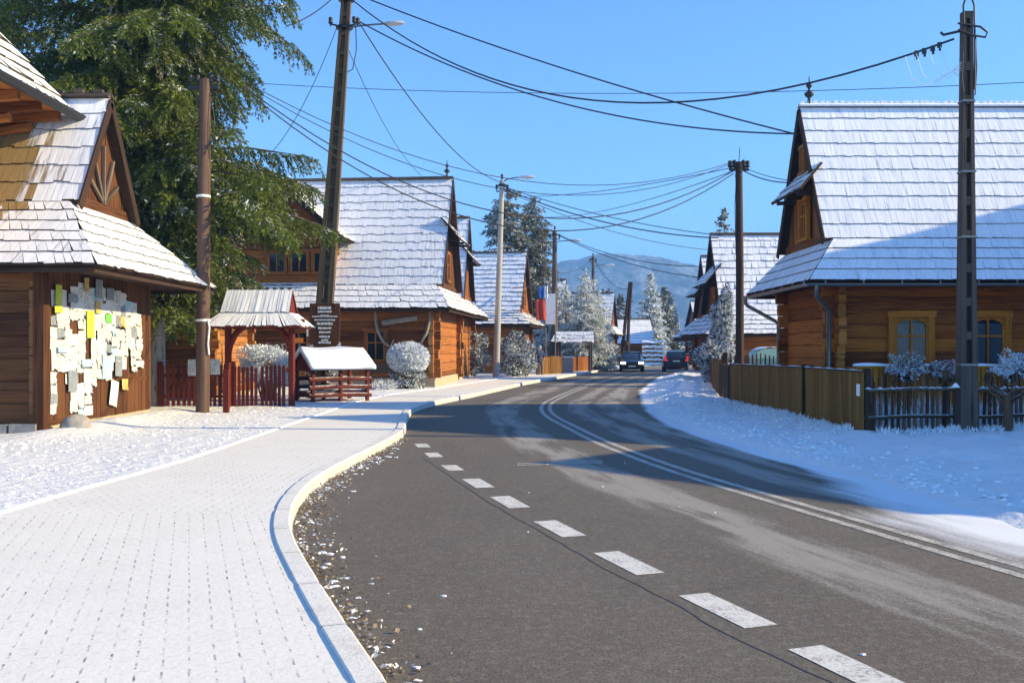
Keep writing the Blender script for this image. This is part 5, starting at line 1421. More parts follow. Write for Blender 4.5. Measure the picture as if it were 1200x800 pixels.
# frosted flower baskets on the railing
M['frost_flower']=mat_foliage('frost_flower',(.10,.10,.06),(.32,.28,.14),frost=.43,up=.3,trans=.15,scale=6)
M['frost_flower_pink']=mat_foliage('frost_flower_pink',(.14,.07,.08),(.38,.14,.18),frost=.42,up=.3,trans=.15,scale=6)
for i,(px,py,s_,lab,mt) in enumerate([(1062,431,1.0,'frosted yellowish flower basket under the first yellow window','frost_flower'),(1110,432,.72,'smaller frosted flower basket just left of the concrete pole','frost_flower_pink'),(1189,431,1.05,'round frosted flower basket at the right edge under the second window','frost_ball')]):
    c=P(px,py,21.4); t=thing('flower_basket',lab,'flower basket',(c.x,21.4,c.z-.28),0,'frosted flower baskets on the railing')
    V,Q=cloud_bush(70+i,4200,.42*s_,.30,.27*s_,.075,.22,(0,0,.28),.2,lump=.35,gap=-.25); np_obj('flowers',V,Q,M[mt],t)
    if mt!='frost_ball':
        V,Q=cloud_bush(80+i,500,.36*s_,.28,.2*s_,.07,.34,(-.05,-.06,.22),.7,lump=.3); np_obj('blossoms',V,Q,M['frost_flower_pink'],t)
    q=MB(); q.lathe([(.10,-.02),(.17,.03),(.21,.16),(.20,.17)],(0,0,0),12); q.tube([(0,.1,.1),(0,.33,.02),(0,.35,-.15)],.012,5); q.build('pot',M['dark_timber'],t)
# --- fences along the right bank -----------------------------------------------------------------
zb=lambda x,y: bank_z(x,y)
def panel_fence(label,px0,pxt0,px1,y0,y1,x0,x1,seed,card=False):
    a=Vector((x0,y0,zb(x0,y0)-.06)); b_=Vector((x1,y1,zb(x1,y1)-.06)); t=thing('panel_fence',label,'fence',a,0,'board panel fences on the right bank')
    d=b_-a; L=math.hypot(d.x,d.y); rot=Matrix.Rotation(math.atan2(d.y,d.x),3,'Z'); rr=random.Random(seed)
    q=MB(); x=.0
    while x<L-.02:
        wd=min(rr.uniform(.075,.11),L-x); z=d.z*x/L; h=1.12+rr.uniform(-.008,.008)
        q.box(rot@Vector((x+wd/2,rr.uniform(-.004,.004),0))+Vector((0,0,z+h/2)),(wd-.006,.025,h),0,rot); x+=wd
    q.build('boards',M['panel_fence'],t)
    q=MB(); off=rot@Vector((0,-.03,0))
    off2=rot@Vector((0,-.035,0))
    q.beam(off2+Vector((0,0,.28)),d+off2+Vector((0,0,.28)),.04,.09); q.beam(off2+Vector((0,0,.9)),d+off2+Vector((0,0,.9)),.04,.09)
    q.beam(Vector((0,0,1.125)),d+Vector((0,0,1.125)),.05,.03); q.build('rail',M['dark_timber'],t)
    for k in (0.02,.98):
        q=MB(); p_=d*k+off2*2.6; q.box((p_.x,p_.y,.56+d.z*k),(.1,.1,1.24)); q.build('post',M['dark_timber'],t)
    q=MB(); nseg=40; q.grid(lambda u,v:tuple(d*u+(rot@Vector((0,(v-.5)*.06,0)))+Vector((0,0,1.141+.016*math.sin(v*PI)*(.6+.5*math.sin(u*31+seed))))),nseg,3); q.build('snow_cover',M['snow_cap'],t)
    if card:
        q=MB(); p_=d*.06+Vector((0,0,.78)); q.box(p_-off*.7,(.15,.012,.22),0,rot)
        q.build('card',M['white_paint'],t)
    return t
panel_fence('near olive brown board panel with a small white card','',0,0,17.15,20.2,6.42,6.32,3,True)
panel_fence('second olive brown board panel farther from the pole','',0,0,20.4,27.1,6.30,6.32,5)
# the picket fence runs from the panel corner to the right edge of the picture
pf=thing('picket_fence','rough weathered picket fence standing in snow behind the concrete pole','fence',(6.5,17.2,0))
a=Vector((0,0,.12)); e=Vector((8.2,1.7,.12))
picket_row(a,e,1.06,.062,.058,'',seed=6,round_=True,jit=.10,lean=.05).build('pickets',M['picket_weathered'],pf)
q=MB(); sd_=Vector((.2,-.98,0)).normalized()*.05
for z_ in (.80,.30):
    for k in range(5): q.tube([a.lerp(e,k/5)+sd_+Vector((0,0,z_+.02*math.sin(k))),a.lerp(e,(k+.5)/5)+sd_*1.1+Vector((0,0,z_+.03*math.cos(k*2))),a.lerp(e,(k+1)/5)+sd_+Vector((0,0,z_+.02*math.sin(k+1)))],.035,7)
q.build('rail',M['picket_weathered'],pf)
for k in (.01,.2,.44,.62,.83):
    q=MB(); p_=a.lerp(e,k)-sd_*1.4; q.tube([p_+Vector((0,0,-.2)),p_+Vector((.02,0,.6)),p_+Vector((0,.01,1.18))],[.075,.07,.06],8); q.build('post',M['picket_weathered'],pf)
q=MB(); rr=random.Random(8)
for k in range(70):
    u=k/70; p_=a.lerp(e,u)+Vector((0,0,.80))+sd_
    if rr.random()<.6: q.mesh([p_+Vector((dx,dy,dz)) for dx,dy,dz in ((-.06,-.03,.035),(.06,-.03,.035),(.06,.03,.035),(-.06,.03,.035),(0,0,.075))],[(0,1,4),(1,2,4),(2,3,4),(3,0,4)],0,None,True)
q.build('snow_cover',M['snow_cap'],pf)
# gnarled shrub trunk in the fence line and frosted weeds behind it
gn=thing('shrub','gnarled bare shrub with frosted twigs in the picket fence at the right','shrub',(9.1,17.25,.1))
q=MB(); rr=random.Random(12); q.tube([(0,0,-.2),(.02,0,.35),(-.02,.02,.75)],[.10,.085,.075],8)
for k in range(9):
    an=rr.uniform(0,6.28); l=rr.uniform(.35,.8); p0=Vector((-.02,.02,rr.uniform(.55,.78))); p1=p0+Vector((math.cos(an)*l*.55,math.sin(an)*l*.35,l*.35)); p2_=p1+Vector((rr.uniform(-.2,.2),rr.uniform(-.1,.1),l*.35))
    q.tube([p0,p1,p2_],[.03,.018,.006],5,cap=False)
q.build('branches',M['picket_weathered'],gn)
rng=np.random.default_rng(17); n_=9000
tx=rng.uniform(0,1,n_); yy=rng.uniform(.25,1.5,n_); base=np.stack([6.7+8*tx,17.2+1.7*tx+yy,np.full(n_,.12)],1)
D=np.stack([rng.normal(scale=.25,size=n_),rng.normal(scale=.25,size=n_),np.ones(n_)],1); D/=np.linalg.norm(D,axis=1,keepdims=True)
Ln=rng.uniform(.12,.75,n_)*(.5+.5*np.sin(tx*25)**2); V,Q=leaf_quads(base,D,Ln,np.full(n_,.010),rng)
tag(np_obj('frosted_weeds',V,Q,M['frost_twig']),'tall frosted weeds filling the garden behind the picket fence','weeds',kind='stuff')
# heaped snow at the foot of the fences
rng=np.random.default_rng(23); n_=5200
ty=rng.uniform(0,1,n_); side=ty<.62
bx=np.where(side,6.25-np.abs(rng.normal(scale=.22,size=n_)),6.6+8*rng.uniform(0,1,n_)); by=np.where(side,17.2+10*rng.uniform(0,1,n_),17.0+1.7*(bx-6.6)/8-np.abs(rng.normal(scale=.2,size=n_)))
bz=np.array([bank_z(x,y) for x,y in zip(bx,by)])-.02
D=np.stack([rng.normal(scale=.5,size=n_),rng.normal(scale=.5,size=n_),np.ones(n_)],1); D/=np.linalg.norm(D,axis=1,keepdims=True)
Ln=rng.uniform(.05,.18,n_); V,Q=leaf_quads(np.stack([bx,by,bz],1),D,Ln,np.full(n_,.012),rng)
M['frost_grass']=mat_foliage('frost_grass',(.2,.18,.12),(.35,.32,.24),frost=.95,trans=.2)
tag(np_obj('frosted_grass',V,Q,M['frost_grass']),'stiff frosted grass blades along the foot of the fences','grass',kind='stuff')
# little fences beyond the panels
def small_fence(label,a,b_,h,mat,seed,rnd_=False):
    a,b_=Vector(a),Vector(b_); t=thing('garden_fence',label,'fence',a,0,'small fences beyond the board panels')
    d=b_-a
    picket_row((0,0,0),d,h,.11 if not rnd_ else .07,.012 if not rnd_ else .07,mat,seed=seed,topcut=False,round_=rnd_,jit=.05).build('pickets',M[mat],t)
    q=MB(); q.beam((.04,0,h*.72),d+Vector((.04,0,h*.72)),.05,.08); q.beam((.04,0,h*.3),d+Vector((.04,0,h*.3)),.05,.08); q.build('rail',M[mat],t)
    for k in (.02,.98):
        q=MB(); p_=d*k; q.box((p_.x+.06,p_.y,h/2),(.13,.13,h+.12)); q.build('post',M['dark_timber'],t)
    return t
small_fence('open snowy pickets between the board panel and the tan boards',(6.4,27.3,.15),(6.85,31.0,.15),1.05,'picket_weathered',1,True)
small_fence('tan close-boarded fence beyond the open pickets',(6.9,31.2,.15),(7.6,35.2,.15),1.1,'panel_fence',2)
small_fence('reddish brown board fence farthest along the right bank',(7.65,35.6,.15),(9.3,44.0,.15),1.0,'plank_orange',3)
small_fence('row of thin snow-tipped pickets in front of the teal bin',(7.0,31.4,.15),(10.4,31.0,.15),1.35,'picket_weathered',4,True)
# bent pipe handrail behind the panels
hr=thing('handrail','low bent metal pipe rail behind the board panels','handrail',(7.0,22.6,.1))
q=MB(); q.tube([(0,0,0),(0,0,1.02),(.05,0,1.1),(.55,0,1.1),(.6,0,1.02),(.6,0,0)],.025,6); q.tube([(.6,0,.95),(2.2,-.2,.9)],.02,6); q.build('pipe',M['metal_grey'],hr)
# teal container with rounded lid
tb=thing('bin','teal bin with a rounded snow-covered lid behind the panels','bin',(9.15,33.2,.1))
M['teal']=mat_plain('teal',(.20,.46,.45),.5,var=.1,scale=9); M['teal_lid']=mat_plain('teal_lid',(.30,.58,.55),.45,var=.08)
q=MB(); q.mesh([(-.58,-.45,.0),(.58,-.45,0),(.58,.45,0),(-.58,.45,0),(-.64,-.48,1.25),(.64,-.48,1.25),(.64,.48,1.25),(-.64,.48,1.25)],[(0,1,5,4),(1,2,6,5),(2,3,7,6),(3,0,4,7),(3,2,1,0),(4,5,6,7)])
q.box((-.42,-.485,.8),(.05,.03,.6)); q.tube([(.15,-.5,.95),(.15,-.52,.7),(.22,-.52,.62),(.3,-.52,.7),(.3,-.5,.95)],.012,5); q.build('body',M['teal'],tb)
q=MB(); 
prof=[(-.70,1.25),(-.69,1.33),(-.62,1.47),(-.45,1.57),(0,1.60),(.45,1.57),(.62,1.47),(.69,1.33),(.70,1.25)]
k_=len(prof); q.mesh([(x,-.52,z) for x,z in prof]+[(x,.52,z) for x,z in prof],[tuple(range(k_)),tuple(reversed(range(k_,2*k_)))]+[(i,k_+i,k_+i+1,i+1) for i in range(k_-1)],0); q.build('lid',M['teal_lid'],tb)
q=MB(); q.grid(lambda u,v:(lerp(-.60,.60,u),lerp(-.53,.53,v),1.25+.365*math.sqrt(max(0,1-(abs(u-.5)*1.62)**2.6))+.03+.015*math.sin(u*23+v*9)),16,8)
q.build('snow_cover',M['snow_cap'],tb)
for x in (-.5,.5):
    q=MB(); q.lathe([(.09,-.03),(.10,0),(.09,.03)],(x,-.3,.0),8); q.build('foot',M['metal_dark'],tb)
# --- next houses on the right
h2=house('log_house','second log house on the right with a steep frosted roof','house',(10.55,46,-.35),0,10,5.2,2.75,2.75,.85,1.25,.3,.2,3.9,7.95,
     'log_orange','log_end','shingle_blue','shingle_full',course=.42,sw=.32,logh=.36,seed=31,pent=(5.3,.9),finial=False,thick=.04,gablem='plank_brown',ridge_teeth=0)
window(h2,face_matrix('x0',2.6,4.1,10,5.2,.05),.9,1.1,'plank_orange',.12,curtain=False)
h3=house('log_house','third log house on the right with a blue-shadowed gable skirt','house',(12.4,57.5,-.3),0,9,5.5,2.7,2.7,.9,1.5,.3,.2,4.0,7.9,
     'log_orange','log_end','shingle_blue','shingle_full',course=.45,sw=.4,logh=.4,seed=32,pent=(5.4,1.0),finial=False,ridge_teeth=0)
window(h3,face_matrix('x0',2.75,4.2,9,5.5,.05),.9,1.1,'plank_orange',.12,curtain=False)
h4=house('log_house','farthest house at the right of the road bend','house',(19.2,96,-.3),0,9,7,2.9,2.9,.8,1.6,.3,.3,4.2,7.0,
     'log_orange','log_end','shingle_blue','shingle_full',course=.5,sw=.6,logh=.4,seed=33,finial=False,ridge_teeth=0)
# neighbours standing to the right of the picture; their roofs throw the long shadows on the road and the bank
n1=house('log_house','log house standing outside the picture to the right','house',(18.6,8.6,0),0,3.6,7.6,5.3,5.2,.9,1.0,.3,-.2,6.3,8.0,'log_orange','log_end','shingle_full',None,course=.6,sw=.8,logh=.4,seed=34,finial=False,ridge_teeth=0)
n2=house('guest_house','tall log guest house outside the picture to the right','house',(23.4,14.3,0),0,12,9.6,8.2,8.1,.9,.9,.4,.0,8.8,12.7,'log_orange','log_end','shingle_full',None,course=.7,sw=.9,logh=.45,seed=35,finial=False,ridge_teeth=0)
# snowy thuja in front of house two
M['frost_blue']=mat_foliage('frost_blue',(.03,.045,.04),(.07,.09,.07),frost=.47,up=.3,trans=.12,scale=4)
t=thing('conifer_bush','tall snow-laden conifer bush in front of the second house','bush',(9.05,41.5,.1))
V1,Q1=cloud_bush(61,11000,.78,.75,1.25,.16,.17,(0,0,1.1),.35,lump=.25); V2,Q2=cloud_bush(62,6000,.48,.5,1.1,.15,.17,(.25,.1,2.5),.35,lump=.2); V3,Q3=cloud_bush(63,2600,.25,.26,.8,.14,.17,(.45,.1,3.6),.3)
np_obj('foliage',np.concatenate([V1,V2,V3]),np.concatenate([Q1,Q2+len(V1),Q3+len(V1)+len(V2)]),M['frost_blue'],t)
q=MB(); q.tube([(0,0,-.2),(.1,0,1.5),(.45,.1,4.0)],[.09,.07,.02],7); q.build('trunk',M['bark'],t)
bush('hedge_bush','frosted low bush at the corner of the third house',(11.6,50.5,.1),66,7000,1.2,.9,1.0,.17,.16,'frost_blue',1.0,None,.3,14,.7)
conifer('spruce_tree','dark spruce with its tip above the second house roof',(16.5,73,0),71,12.4,2.3,1.5,'spruce_far','bark',tr=.2,dz=.45,tw=.22,leaf=.3,lw=.036,droop=.25,rise=.15,twl=.6,pw=.7,seg=.15,hang=.3)
conifer('spruce_tree','lower frosted spruce left of the dark one beyond the second house',(14.9,70,0),72,8.2,1.9,1.2,'spruce_far','bark',tr=.18,dz=.45,tw=.22,leaf=.3,lw=.036,droop=.25,rise=.15,twl=.6,pw=.7,seg=.15,hang=.3)
# --- poles on the right
rp=thing('utility_pole','grey concrete ladder pole standing in the snow at the right','pole',(8.4,17.35,.05))
ladder_pole_mesh(7.85,.32,.17,.26,.15).build('shaft',M['pole_grey'],rp)
q=MB()
for z_ in (1.35,3.7,4.9,6.2): q.box((0,0,z_),(lerp(.32,.17,z_/7.85)+.03,lerp(.26,.16,z_/7.85)+.03,.035))
q.build('band',M['metal_grey'],rp)
q=MB(); q.tube([(-.09,-.09,7.55),(-.10,-.09,7.95),(-.05,-.09,8.12),(.04,-.09,8.12),(.10,-.09,7.95),(.11,-.1,7.0),(.10,-.1,6.4)],.017,6); q.tube([(-.2,-.09,7.62),(.2,-.11,7.55),(.34,-.1,7.45),(.3,-.1,7.36),(.05,-.1,7.4),(-.2,-.1,7.5)],.02,6)
q.tube([(.13,-.08,7.4),(.15,-.08,6.8),(.12,-.08,6.3)],.012,5); q.tube([(-.11,-.1,7.1),(-.13,-.1,6.6),(-.10,-.1,6.35)],.012,5); q.build('cable_loop',M['cable'],rp)
q=MB(); q.tube([(-.09,-.05,7.5),(-.45,-.05,7.42),(-.5,-.05,7.47)],.025,6); 
q.build('clamp',M['metal_dark'],rp)
for cx_,cy_ in ((1074,62),(1083,59),(1093,56),(1101,52)):
    q=MB(); p_=P(cx_,cy_+1,17.45)-Vector((8.4,17.35,.05)); q.box(p_,(.07,.05,.10)); q.box(p_+Vector((.01,0,-.07)),(.035,.035,.07)); q.build('cable_clamp',M['metal_dark'],rp)
q=MB()
for x0,z0 in ((-1.15,7.02),(-.95,7.08),(-.72,7.16),(-.5,7.2)):
    q.tube([(x0,-.05,z0),(x0+.12,-.06,z0-.4),(x0+.35,-.06,z0-.55),(-.3,-.06,6.75),(-.1,-.06,6.75+.25*(x0+1.2))],.006,4)
q.build('white_wires',M['white_paint'],rp)
q=MB(); q.grid(lambda u,v:(-.30+.14*u,-.13+.14*v,.93+.09*math.sin(u*3.1)*math.sin(v*3.1)),6,6); q.build('snow_lump',M['snow_cap'],rp)
wpole=thing('utility_pole','slim dark wooden pole behind the board panels on the right','pole',(7.28,30.0,.1))
q=MB(); q.tube([(0,0,-.3),(.0,0,4),(-.03,0,7.55)],[.135,.125,.11],10); q.build('shaft',M['pole_dark'],wpole)
q=MB(); q.box((-.03,0,7.3),(.62,.07,.08)); q.lathe([(.12,-.03),(.13,.0),(.12,.03)],(-.03,0,7.1),10); q.tube([(-.03,0,7.5),(0,0,8.0)],.012,4); q.tube([(-.3,.1,7.3),(-.2,.05,7.45),(-.03,-.12,7.35),(.2,.05,7.4)],.03,5); q.build('crossarm',M['metal_dark'],wpole)
insulators(wpole,[(-.31,0,7.28),(-.17,0,7.3),(.12,0,7.3),(.25,0,7.28)],'metal_dark',1.5)
q=MB(); q.tube([(-.12,-.05,7.1),(-.17,-.05,6.2),(-.14,-.05,4.6)],.010,4); q.build('cable_loop',M['cable'],wpole)

# ================================================================ CARS, PERSON
M['car_navy']=mat_plain('car_navy',(.018,.028,.055),.25,.3,.06,spec=.6); M['car_blue']=mat_plain('car_blue',(.014,.03,.065),.25,.3,.06,spec=.6)
M['car_glass']=mat_plain('car_glass',(.012,.016,.022),.06,0,.02,spec=.8); M['tyre']=mat_plain('tyre',(.02,.02,.02),.85); M['rim']=mat_plain('rim',(.35,.36,.37),.35,.8)
M['tail_red']=mat_plain('tail_red',(.65,.02,.02),.25,0,.05); M['lens']=mat_plain('lens',(.75,.77,.8),.12,.2,.03); M['plate']=mat_plain('plate',(.7,.7,.68),.5,0,.03); M['trim_black']=mat_plain('trim_black',(.015,.015,.016),.6)
M['lamp_lit']=bpy.data.materials.new('lamp_lit'); M['lamp_lit'].use_nodes=True; _b=M['lamp_lit'].node_tree.nodes['Principled BSDF']; _b.inputs['Emission Color'].default_value=(1,.93,.8,1); _b.inputs['Emission Strength'].default_value=2.5
M['tail_lit']=bpy.data.materials.new('tail_lit'); M['tail_lit'].use_nodes=True; _b=M['tail_lit'].node_tree.nodes['Principled BSDF']; _b.inputs['Base Color'].default_value=(.6,.02,.02,1); _b.inputs['Emission Color'].default_value=(1,.06,.04,1); _b.inputs['Emission Strength'].default_value=.25
def car(label,loc,rz,mat,st,cab,L,wd,wheels,hatch,lit):
    """st: lower body stations (x, half width, z low, z belt); cab: cabin stations (x, half width base, half width roof, z base, z roof)"""
    t=thing('parked_car' if not lit else 'car',label,'car',loc,rz)
    q=MB(); rows=[]
    for x,hw,z0,z1 in st:
        pr=[(0,z0),(hw*.82,z0),(hw*.97,z0+.10),(hw,z0+.28),(hw*.99,lerp(z0,z1,.62)),(hw*.95,z1-.06),(hw*.85,z1),(0,z1+.03)]
        rows.append([(x,y,z) for y,z in pr]+[(x,-y,z) for y,z in reversed(pr[1:-1])])
    k=len(rows[0]); V=[p for r_ in rows for p in r_]
    fs=[(i*k+j,i*k+(j+1)%k,(i+1)*k+(j+1)%k,(i+1)*k+j) for i in range(len(rows)-1) for j in range(k)]
    q.mesh(V,fs,0,None,True); q.mesh(rows[0],[tuple(range(k))]); q.mesh(rows[-1],[tuple(reversed(range(k)))]); 
    q.build('body',mat,t)
    g=MB(); rows=[]
    for x,b0,b1,z0,z1 in cab:
        pr=[(b0,z0),(lerp(b0,b1,.85),lerp(z0,z1,.8)),(b1*.92,z1-.015),(0,z1+.02)]
        rows.append([(x,y,z) for y,z in pr]+[(x,-y,z) for y,z in reversed(pr[:-1])])
    k=len(rows[0]); V=[p for r_ in rows for p in r_]
    g.mesh(V,[(i*k+j,i*k+j+1,(i+1)*k+j+1,(i+1)*k+j) for i in range(len(rows)-1) for j in range(k-1)],0,None,True); g.build('windows',M['car_glass'],t)
    rf=MB(); mid=[c for c in cab if c[4]>cab[0][4]+.3] 
    for (x0,_,r0,_,z0),(x1,_,r1,_,z1) in zip(mid[:-1],mid[1:]):
        rf.mesh([(x0,r0*.93,z0+.005),(x0,0,z0+.032),(x0,-r0*.93,z0+.005),(x1,r1*.93,z1+.005),(x1,0,z1+.032),(x1,-r1*.93,z1+.005)],[(0,1,4,3),(1,2,5,4)],0,None,True)
    for s_ in (-1,1):
        for c0,c1 in zip(cab[:-1],cab[1:]):
            if abs(c1[4]-c0[4])>.25: rf.beam((c0[0],s_*c0[2]*.96,c0[4]),(c1[0],s_*c1[2]*.96,c1[4]),.06,.07)
        x=(mid[0][0]+mid[-1][0])/2; rf.beam((x,s_*mid[0][1]*.995,mid[0][3]),(x,s_*mid[0][2]*.99,mid[0][4]),.09,.04)
    rf.build('roof',mat,t)
    for x,r_ in wheels:
        for s_ in (-1,1):
            w_=MB(); 
            def ring(mb,prof,m): 
                n=20; Vv=[(x+rr_*math.cos(6.283*i/n),s_*yy_,r_+rr_*math.sin(6.283*i/n)) for rr_,yy_ in prof for i in range(n)]
                mb.mesh(Vv,[(a_*n+i,a_*n+(i+1)%n,(a_+1)*n+(i+1)%n,(a_+1)*n+i) for a_ in range(len(prof)-1) for i in range(n)],m,None,True)
                mb.mesh(Vv[-n:],[tuple(range(n))],m)
            ring(w_,[(r_*.6,wd/2-.2),(r_*.97,wd/2-.19),(r_,wd/2-.15),(r_,wd/2-.03),(r_*.95,wd/2+.0),(r_*.64,wd/2+.005)],0); o=w_.build('wheel',M['tyre'],t)
            w2=MB(); ring(w2,[(r_*.64,wd/2+.0),(r_*.58,wd/2-.02),(r_*.2,wd/2+.0),(r_*.12,wd/2+.01)],0); w2.build('rim',M['rim'],o)
    xf,xr=st[-1][0],st[0][0]
    for s_ in (-1,1):
        q=MB(); q.box((xf-.03,s_*wd*.36,.66),(.16,.34,.15)); q.build('headlight',M['lamp_lit'] if lit else M['lens'],t)
        q=MB(); 
        if hatch: q.box((xr+.05,s_*wd*.44,1.0),(.16,.13,.34)); q.box((xr+.05,s_*wd*.40,.86),(.14,.2,.10))
        else: q.box((xr+.05,s_*wd*.40,.82),(.14,.3,.16))
        q.build('tail_light',M['tail_lit'] if hatch else M['tail_red'],t)
        q=MB(); xm=cab[-2][0]+.1; q.box((xm,s_*(wd/2+.06),.98),(.1,.18,.12)); q.build('mirror',M['trim_black'],t)
    q=MB(); q.box((xf+.0,0,.42),(.10,wd*.72,.16)); q.box((xf+.0,0,.64),(.08,.7,.10)); q.build('grille',M['trim_black'],t)
    q=MB(); q.box((xr-.01,0,.42),(.12,wd*.86,.2)); q.build('bumper',M['trim_black'] if hatch else mat,t)
    q=MB(); q.box((xf+.055,0,.44),(.02,.5,.11)); q.build('number_plate',M['plate'],t)
    q=MB(); q.box((xr-.075 if not hatch else xr-.04,0,.78 if not hatch else .80),(.02,.5,.11)); q.build('number_plate',M['plate'],t)
    return t
sed_st=[(-2.2,.74,.36,.86),(-2.05,.82,.26,.93),(-1.5,.86,.2,.95),(-.5,.875,.2,.93),(.6,.875,.2,.92),(1.3,.86,.2,.88),(1.9,.83,.24,.78),(2.15,.76,.32,.68),(2.22,.66,.38,.62)]
sed_cab=[(-1.75,.76,.6,.92,.93),(-1.05,.80,.60,.92,1.38),(-.3,.81,.62,.92,1.43),(.3,.81,.61,.9,1.39),(1.15,.78,.62,.88,.89)]
y_=68.5; c_=P(740,430,y_)
sedan=car('dark blue saloon coming down the road with headlights on',(c_.x,y_,0.0),R(-90-6),M['car_navy'],sed_st,sed_cab,4.4,1.74,((-1.3,.31),(1.38,.31)),False,True)
hat_st=[(-1.98,.78,.36,1.0),(-1.9,.84,.28,1.02),(-1.3,.87,.2,1.0),(-.3,.88,.2,.97),(.7,.87,.2,.94),(1.4,.85,.22,.86),(1.85,.78,.3,.72),(1.95,.66,.38,.64)]
hat_cab=[(-1.93,.76,.58,1.0,1.02),(-1.55,.80,.60,1.0,1.44),(-.6,.82,.63,.97,1.52),(.2,.81,.62,.95,1.46),(1.1,.78,.62,.9,.91)]
y_=68; c_=P(791,430,y_)
hatch=car('dark blue hatchback seen from behind with red tail lights',(c_.x,y_,0.0),R(90-7),M['car_blue'],hat_st,hat_cab,4.0,1.76,((-1.2,.31),(1.25,.31)),True,False)

# pedestrian
def person(label,loc,rz):
    t=thing('person',label,'person',loc,rz)
    J={'pelvis':(0,0,.93),'waist':(0,.0,1.06),'chest':(0,.03,1.30),'neck':(0,.05,1.47),'head':(0,.075,1.58),'crown':(0,.08,1.70),
       'shL':(-.18,.03,1.40),'elL':(-.27,-.02,1.14),'wrL':(-.25,.12,.95),'haL':(-.24,.17,.88),'shR':(.18,.03,1.40),'elR':(.27,.0,1.13),'wrR':(.25,.16,.98),'haR':(.24,.21,.92),
       'hipL':(-.10,0,.88),'knL':(-.11,.14,.50),'anL':(-.11,.10,.10),'toL':(-.11,.27,.04),'hipR':(.10,0,.88),'knR':(.11,-.05,.48),'anR':(.11,-.22,.12),'toR':(.12,-.08,.04)}
    Rr={'pelvis':(.155,.12),'waist':(.155,.115),'chest':(.19,.13),'neck':(.06,.06),'head':(.088,.10),'crown':(.06,.07),'shL':.085,'elL':.06,'wrL':.042,'haL':.045,'shR':.085,'elR':.06,'wrR':.042,'haR':.045,'hipL':.10,'knL':.072,'anL':.05,'toL':.042,'hipR':.10,'knR':.072,'anR':.05,'toR':.042}
    E=[('pelvis','waist'),('waist','chest'),('chest','neck'),('neck','head'),('head','crown'),('chest','shL'),('shL','elL'),('elL','wrL'),('wrL','haL'),('chest','shR'),('shR','elR'),('elR','wrR'),('wrR','haR'),('pelvis','hipL'),('hipL','knL'),('knL','anL'),('anL','toL'),('pelvis','hipR'),('hipR','knR'),('knR','anR'),('anR','toR')]
    ks=list(J); me=bpy.data.meshes.new('body'); me.from_pydata([J[k] for k in ks],[(ks.index(a),ks.index(b_)) for a,b_ in E],[]); o=bpy.data.objects.new('body',me); COL.objects.link(o); o.parent=t
    md=o.modifiers.new('skin','SKIN'); me.skin_vertices.new() if not me.skin_vertices else None
    for i,k in enumerate(ks):
        r_=Rr[k]; me.skin_vertices[0].data[i].radius=r_ if isinstance(r_,tuple) else (r_,r_); me.skin_vertices[0].data[i].use_root=(k=='pelvis')
    s_=o.modifiers.new('sub','SUBSURF'); s_.levels=1; s_.render_levels=2
    dg=bpy.context.evaluated_depsgraph_get(); ev=o.evaluated_get(dg); nm=bpy.data.meshes.new_from_object(ev); o.modifiers.clear(); o.data=nm
    nm.materials.clear()
    for mm in (mat_plain('jacket_navy',(.03,.05,.11),.8),mat_plain('trousers_denim',(.04,.07,.13),.85),mat_plain('skin',(.5,.3,.22),.5),mat_plain('shoe_dark',(.03,.025,.02),.6)): nm.materials.append(mm)
    for p_ in nm.polygons:
        c=p_.center; hand=(abs(c.x)>.19 and c.z<1.0 and c.y>.1)
        p_.material_index=2 if (c.z>1.49 or hand) else 0 if c.z>.84 else 3 if c.z<.11 else 1; p_.use_smooth=True
    q=MB(); q.lathe([(.105,1.585),(.112,1.62),(.108,1.67),(.08,1.725),(.03,1.75)],(0,.065,0),14,sy=1.12); q.build('woollen_hat',mat_plain('hat_grey',(.35,.35,.36),.9),t)
    q=MB(); 
    for s_ in (-1,1): q.lathe([(.004,-.01),(.012,0),(.004,.01)],(s_*.034,.165,1.60),6)
    q.build('eyes',M['trim_black'],t)
    q=MB(); q.mesh([(-.018,.168,1.555),(.018,.168,1.555),(0,.168,1.605),(0,.198,1.56)],[(0,1,3),(1,2,3),(2,0,3)]); q.build('nose',bpy.data.materials['skin'],t)
    q=MB(); q.lathe([(.20,.80),(.205,.86),(.19,1.0)],(0,0,0),16,sy=.78); q.build('jacket_hem',bpy.data.materials['jacket_navy'],t)
    return t
x_,y_=G(632,439.5,.12); person('person in dark blue jacket and jeans walking on the far pavement',(x_,y_,.12),R(200))

# ================================================================ FAR: hill, woods, haze
m,nt,b=new_mat('forest_hill'); n=N(nt); p=n.pos()
f=n.noise(n.mapping(p,(1,.5,1)),.035,8,.7); f2=n.noise(n.mapping(p,(1,.6,.8)),.012,4,.6); f3=n.noise(p,.10,5,.8)
c=n.mix(n.ramp(f3,[(.35,0.0),(.6,1.0)]),(.010,.020,.016),(.08,.11,.09))
fr_=n.ramp(n.math('ADD',n.math('MULTIPLY',f,.6),n.math('MULTIPLY',f2,.45)),[(.46,0.0),(.60,.95)])
c=n.mix(n.math('MULTIPLY',fr_,n.ramp(f3,[(.4,.2),(.62,1.0)])),c,(.52,.56,.60))
nt.links.new(c,b.inputs['Base Color']); b.inputs['Roughness'].default_value=.9; b.inputs['Specular IOR Level'].default_value=.1
n.bump(f3,.8,4.0,b)
prof=[(-900,35),(-500,42),(300,60),(520,62),(580,68),(612,84),(640,97),(665,104),(690,109),(715,113),(740,113),(765,110),(790,104),(815,97),(840,93),(870,86),(950,76),(1100,60),(1500,45),(2100,30)]
YH=1700.0; xs=np.array([(a-CX)/F*YH for a,_ in prof]); hs=np.array([h_/F*YH for _,h_ in prof])
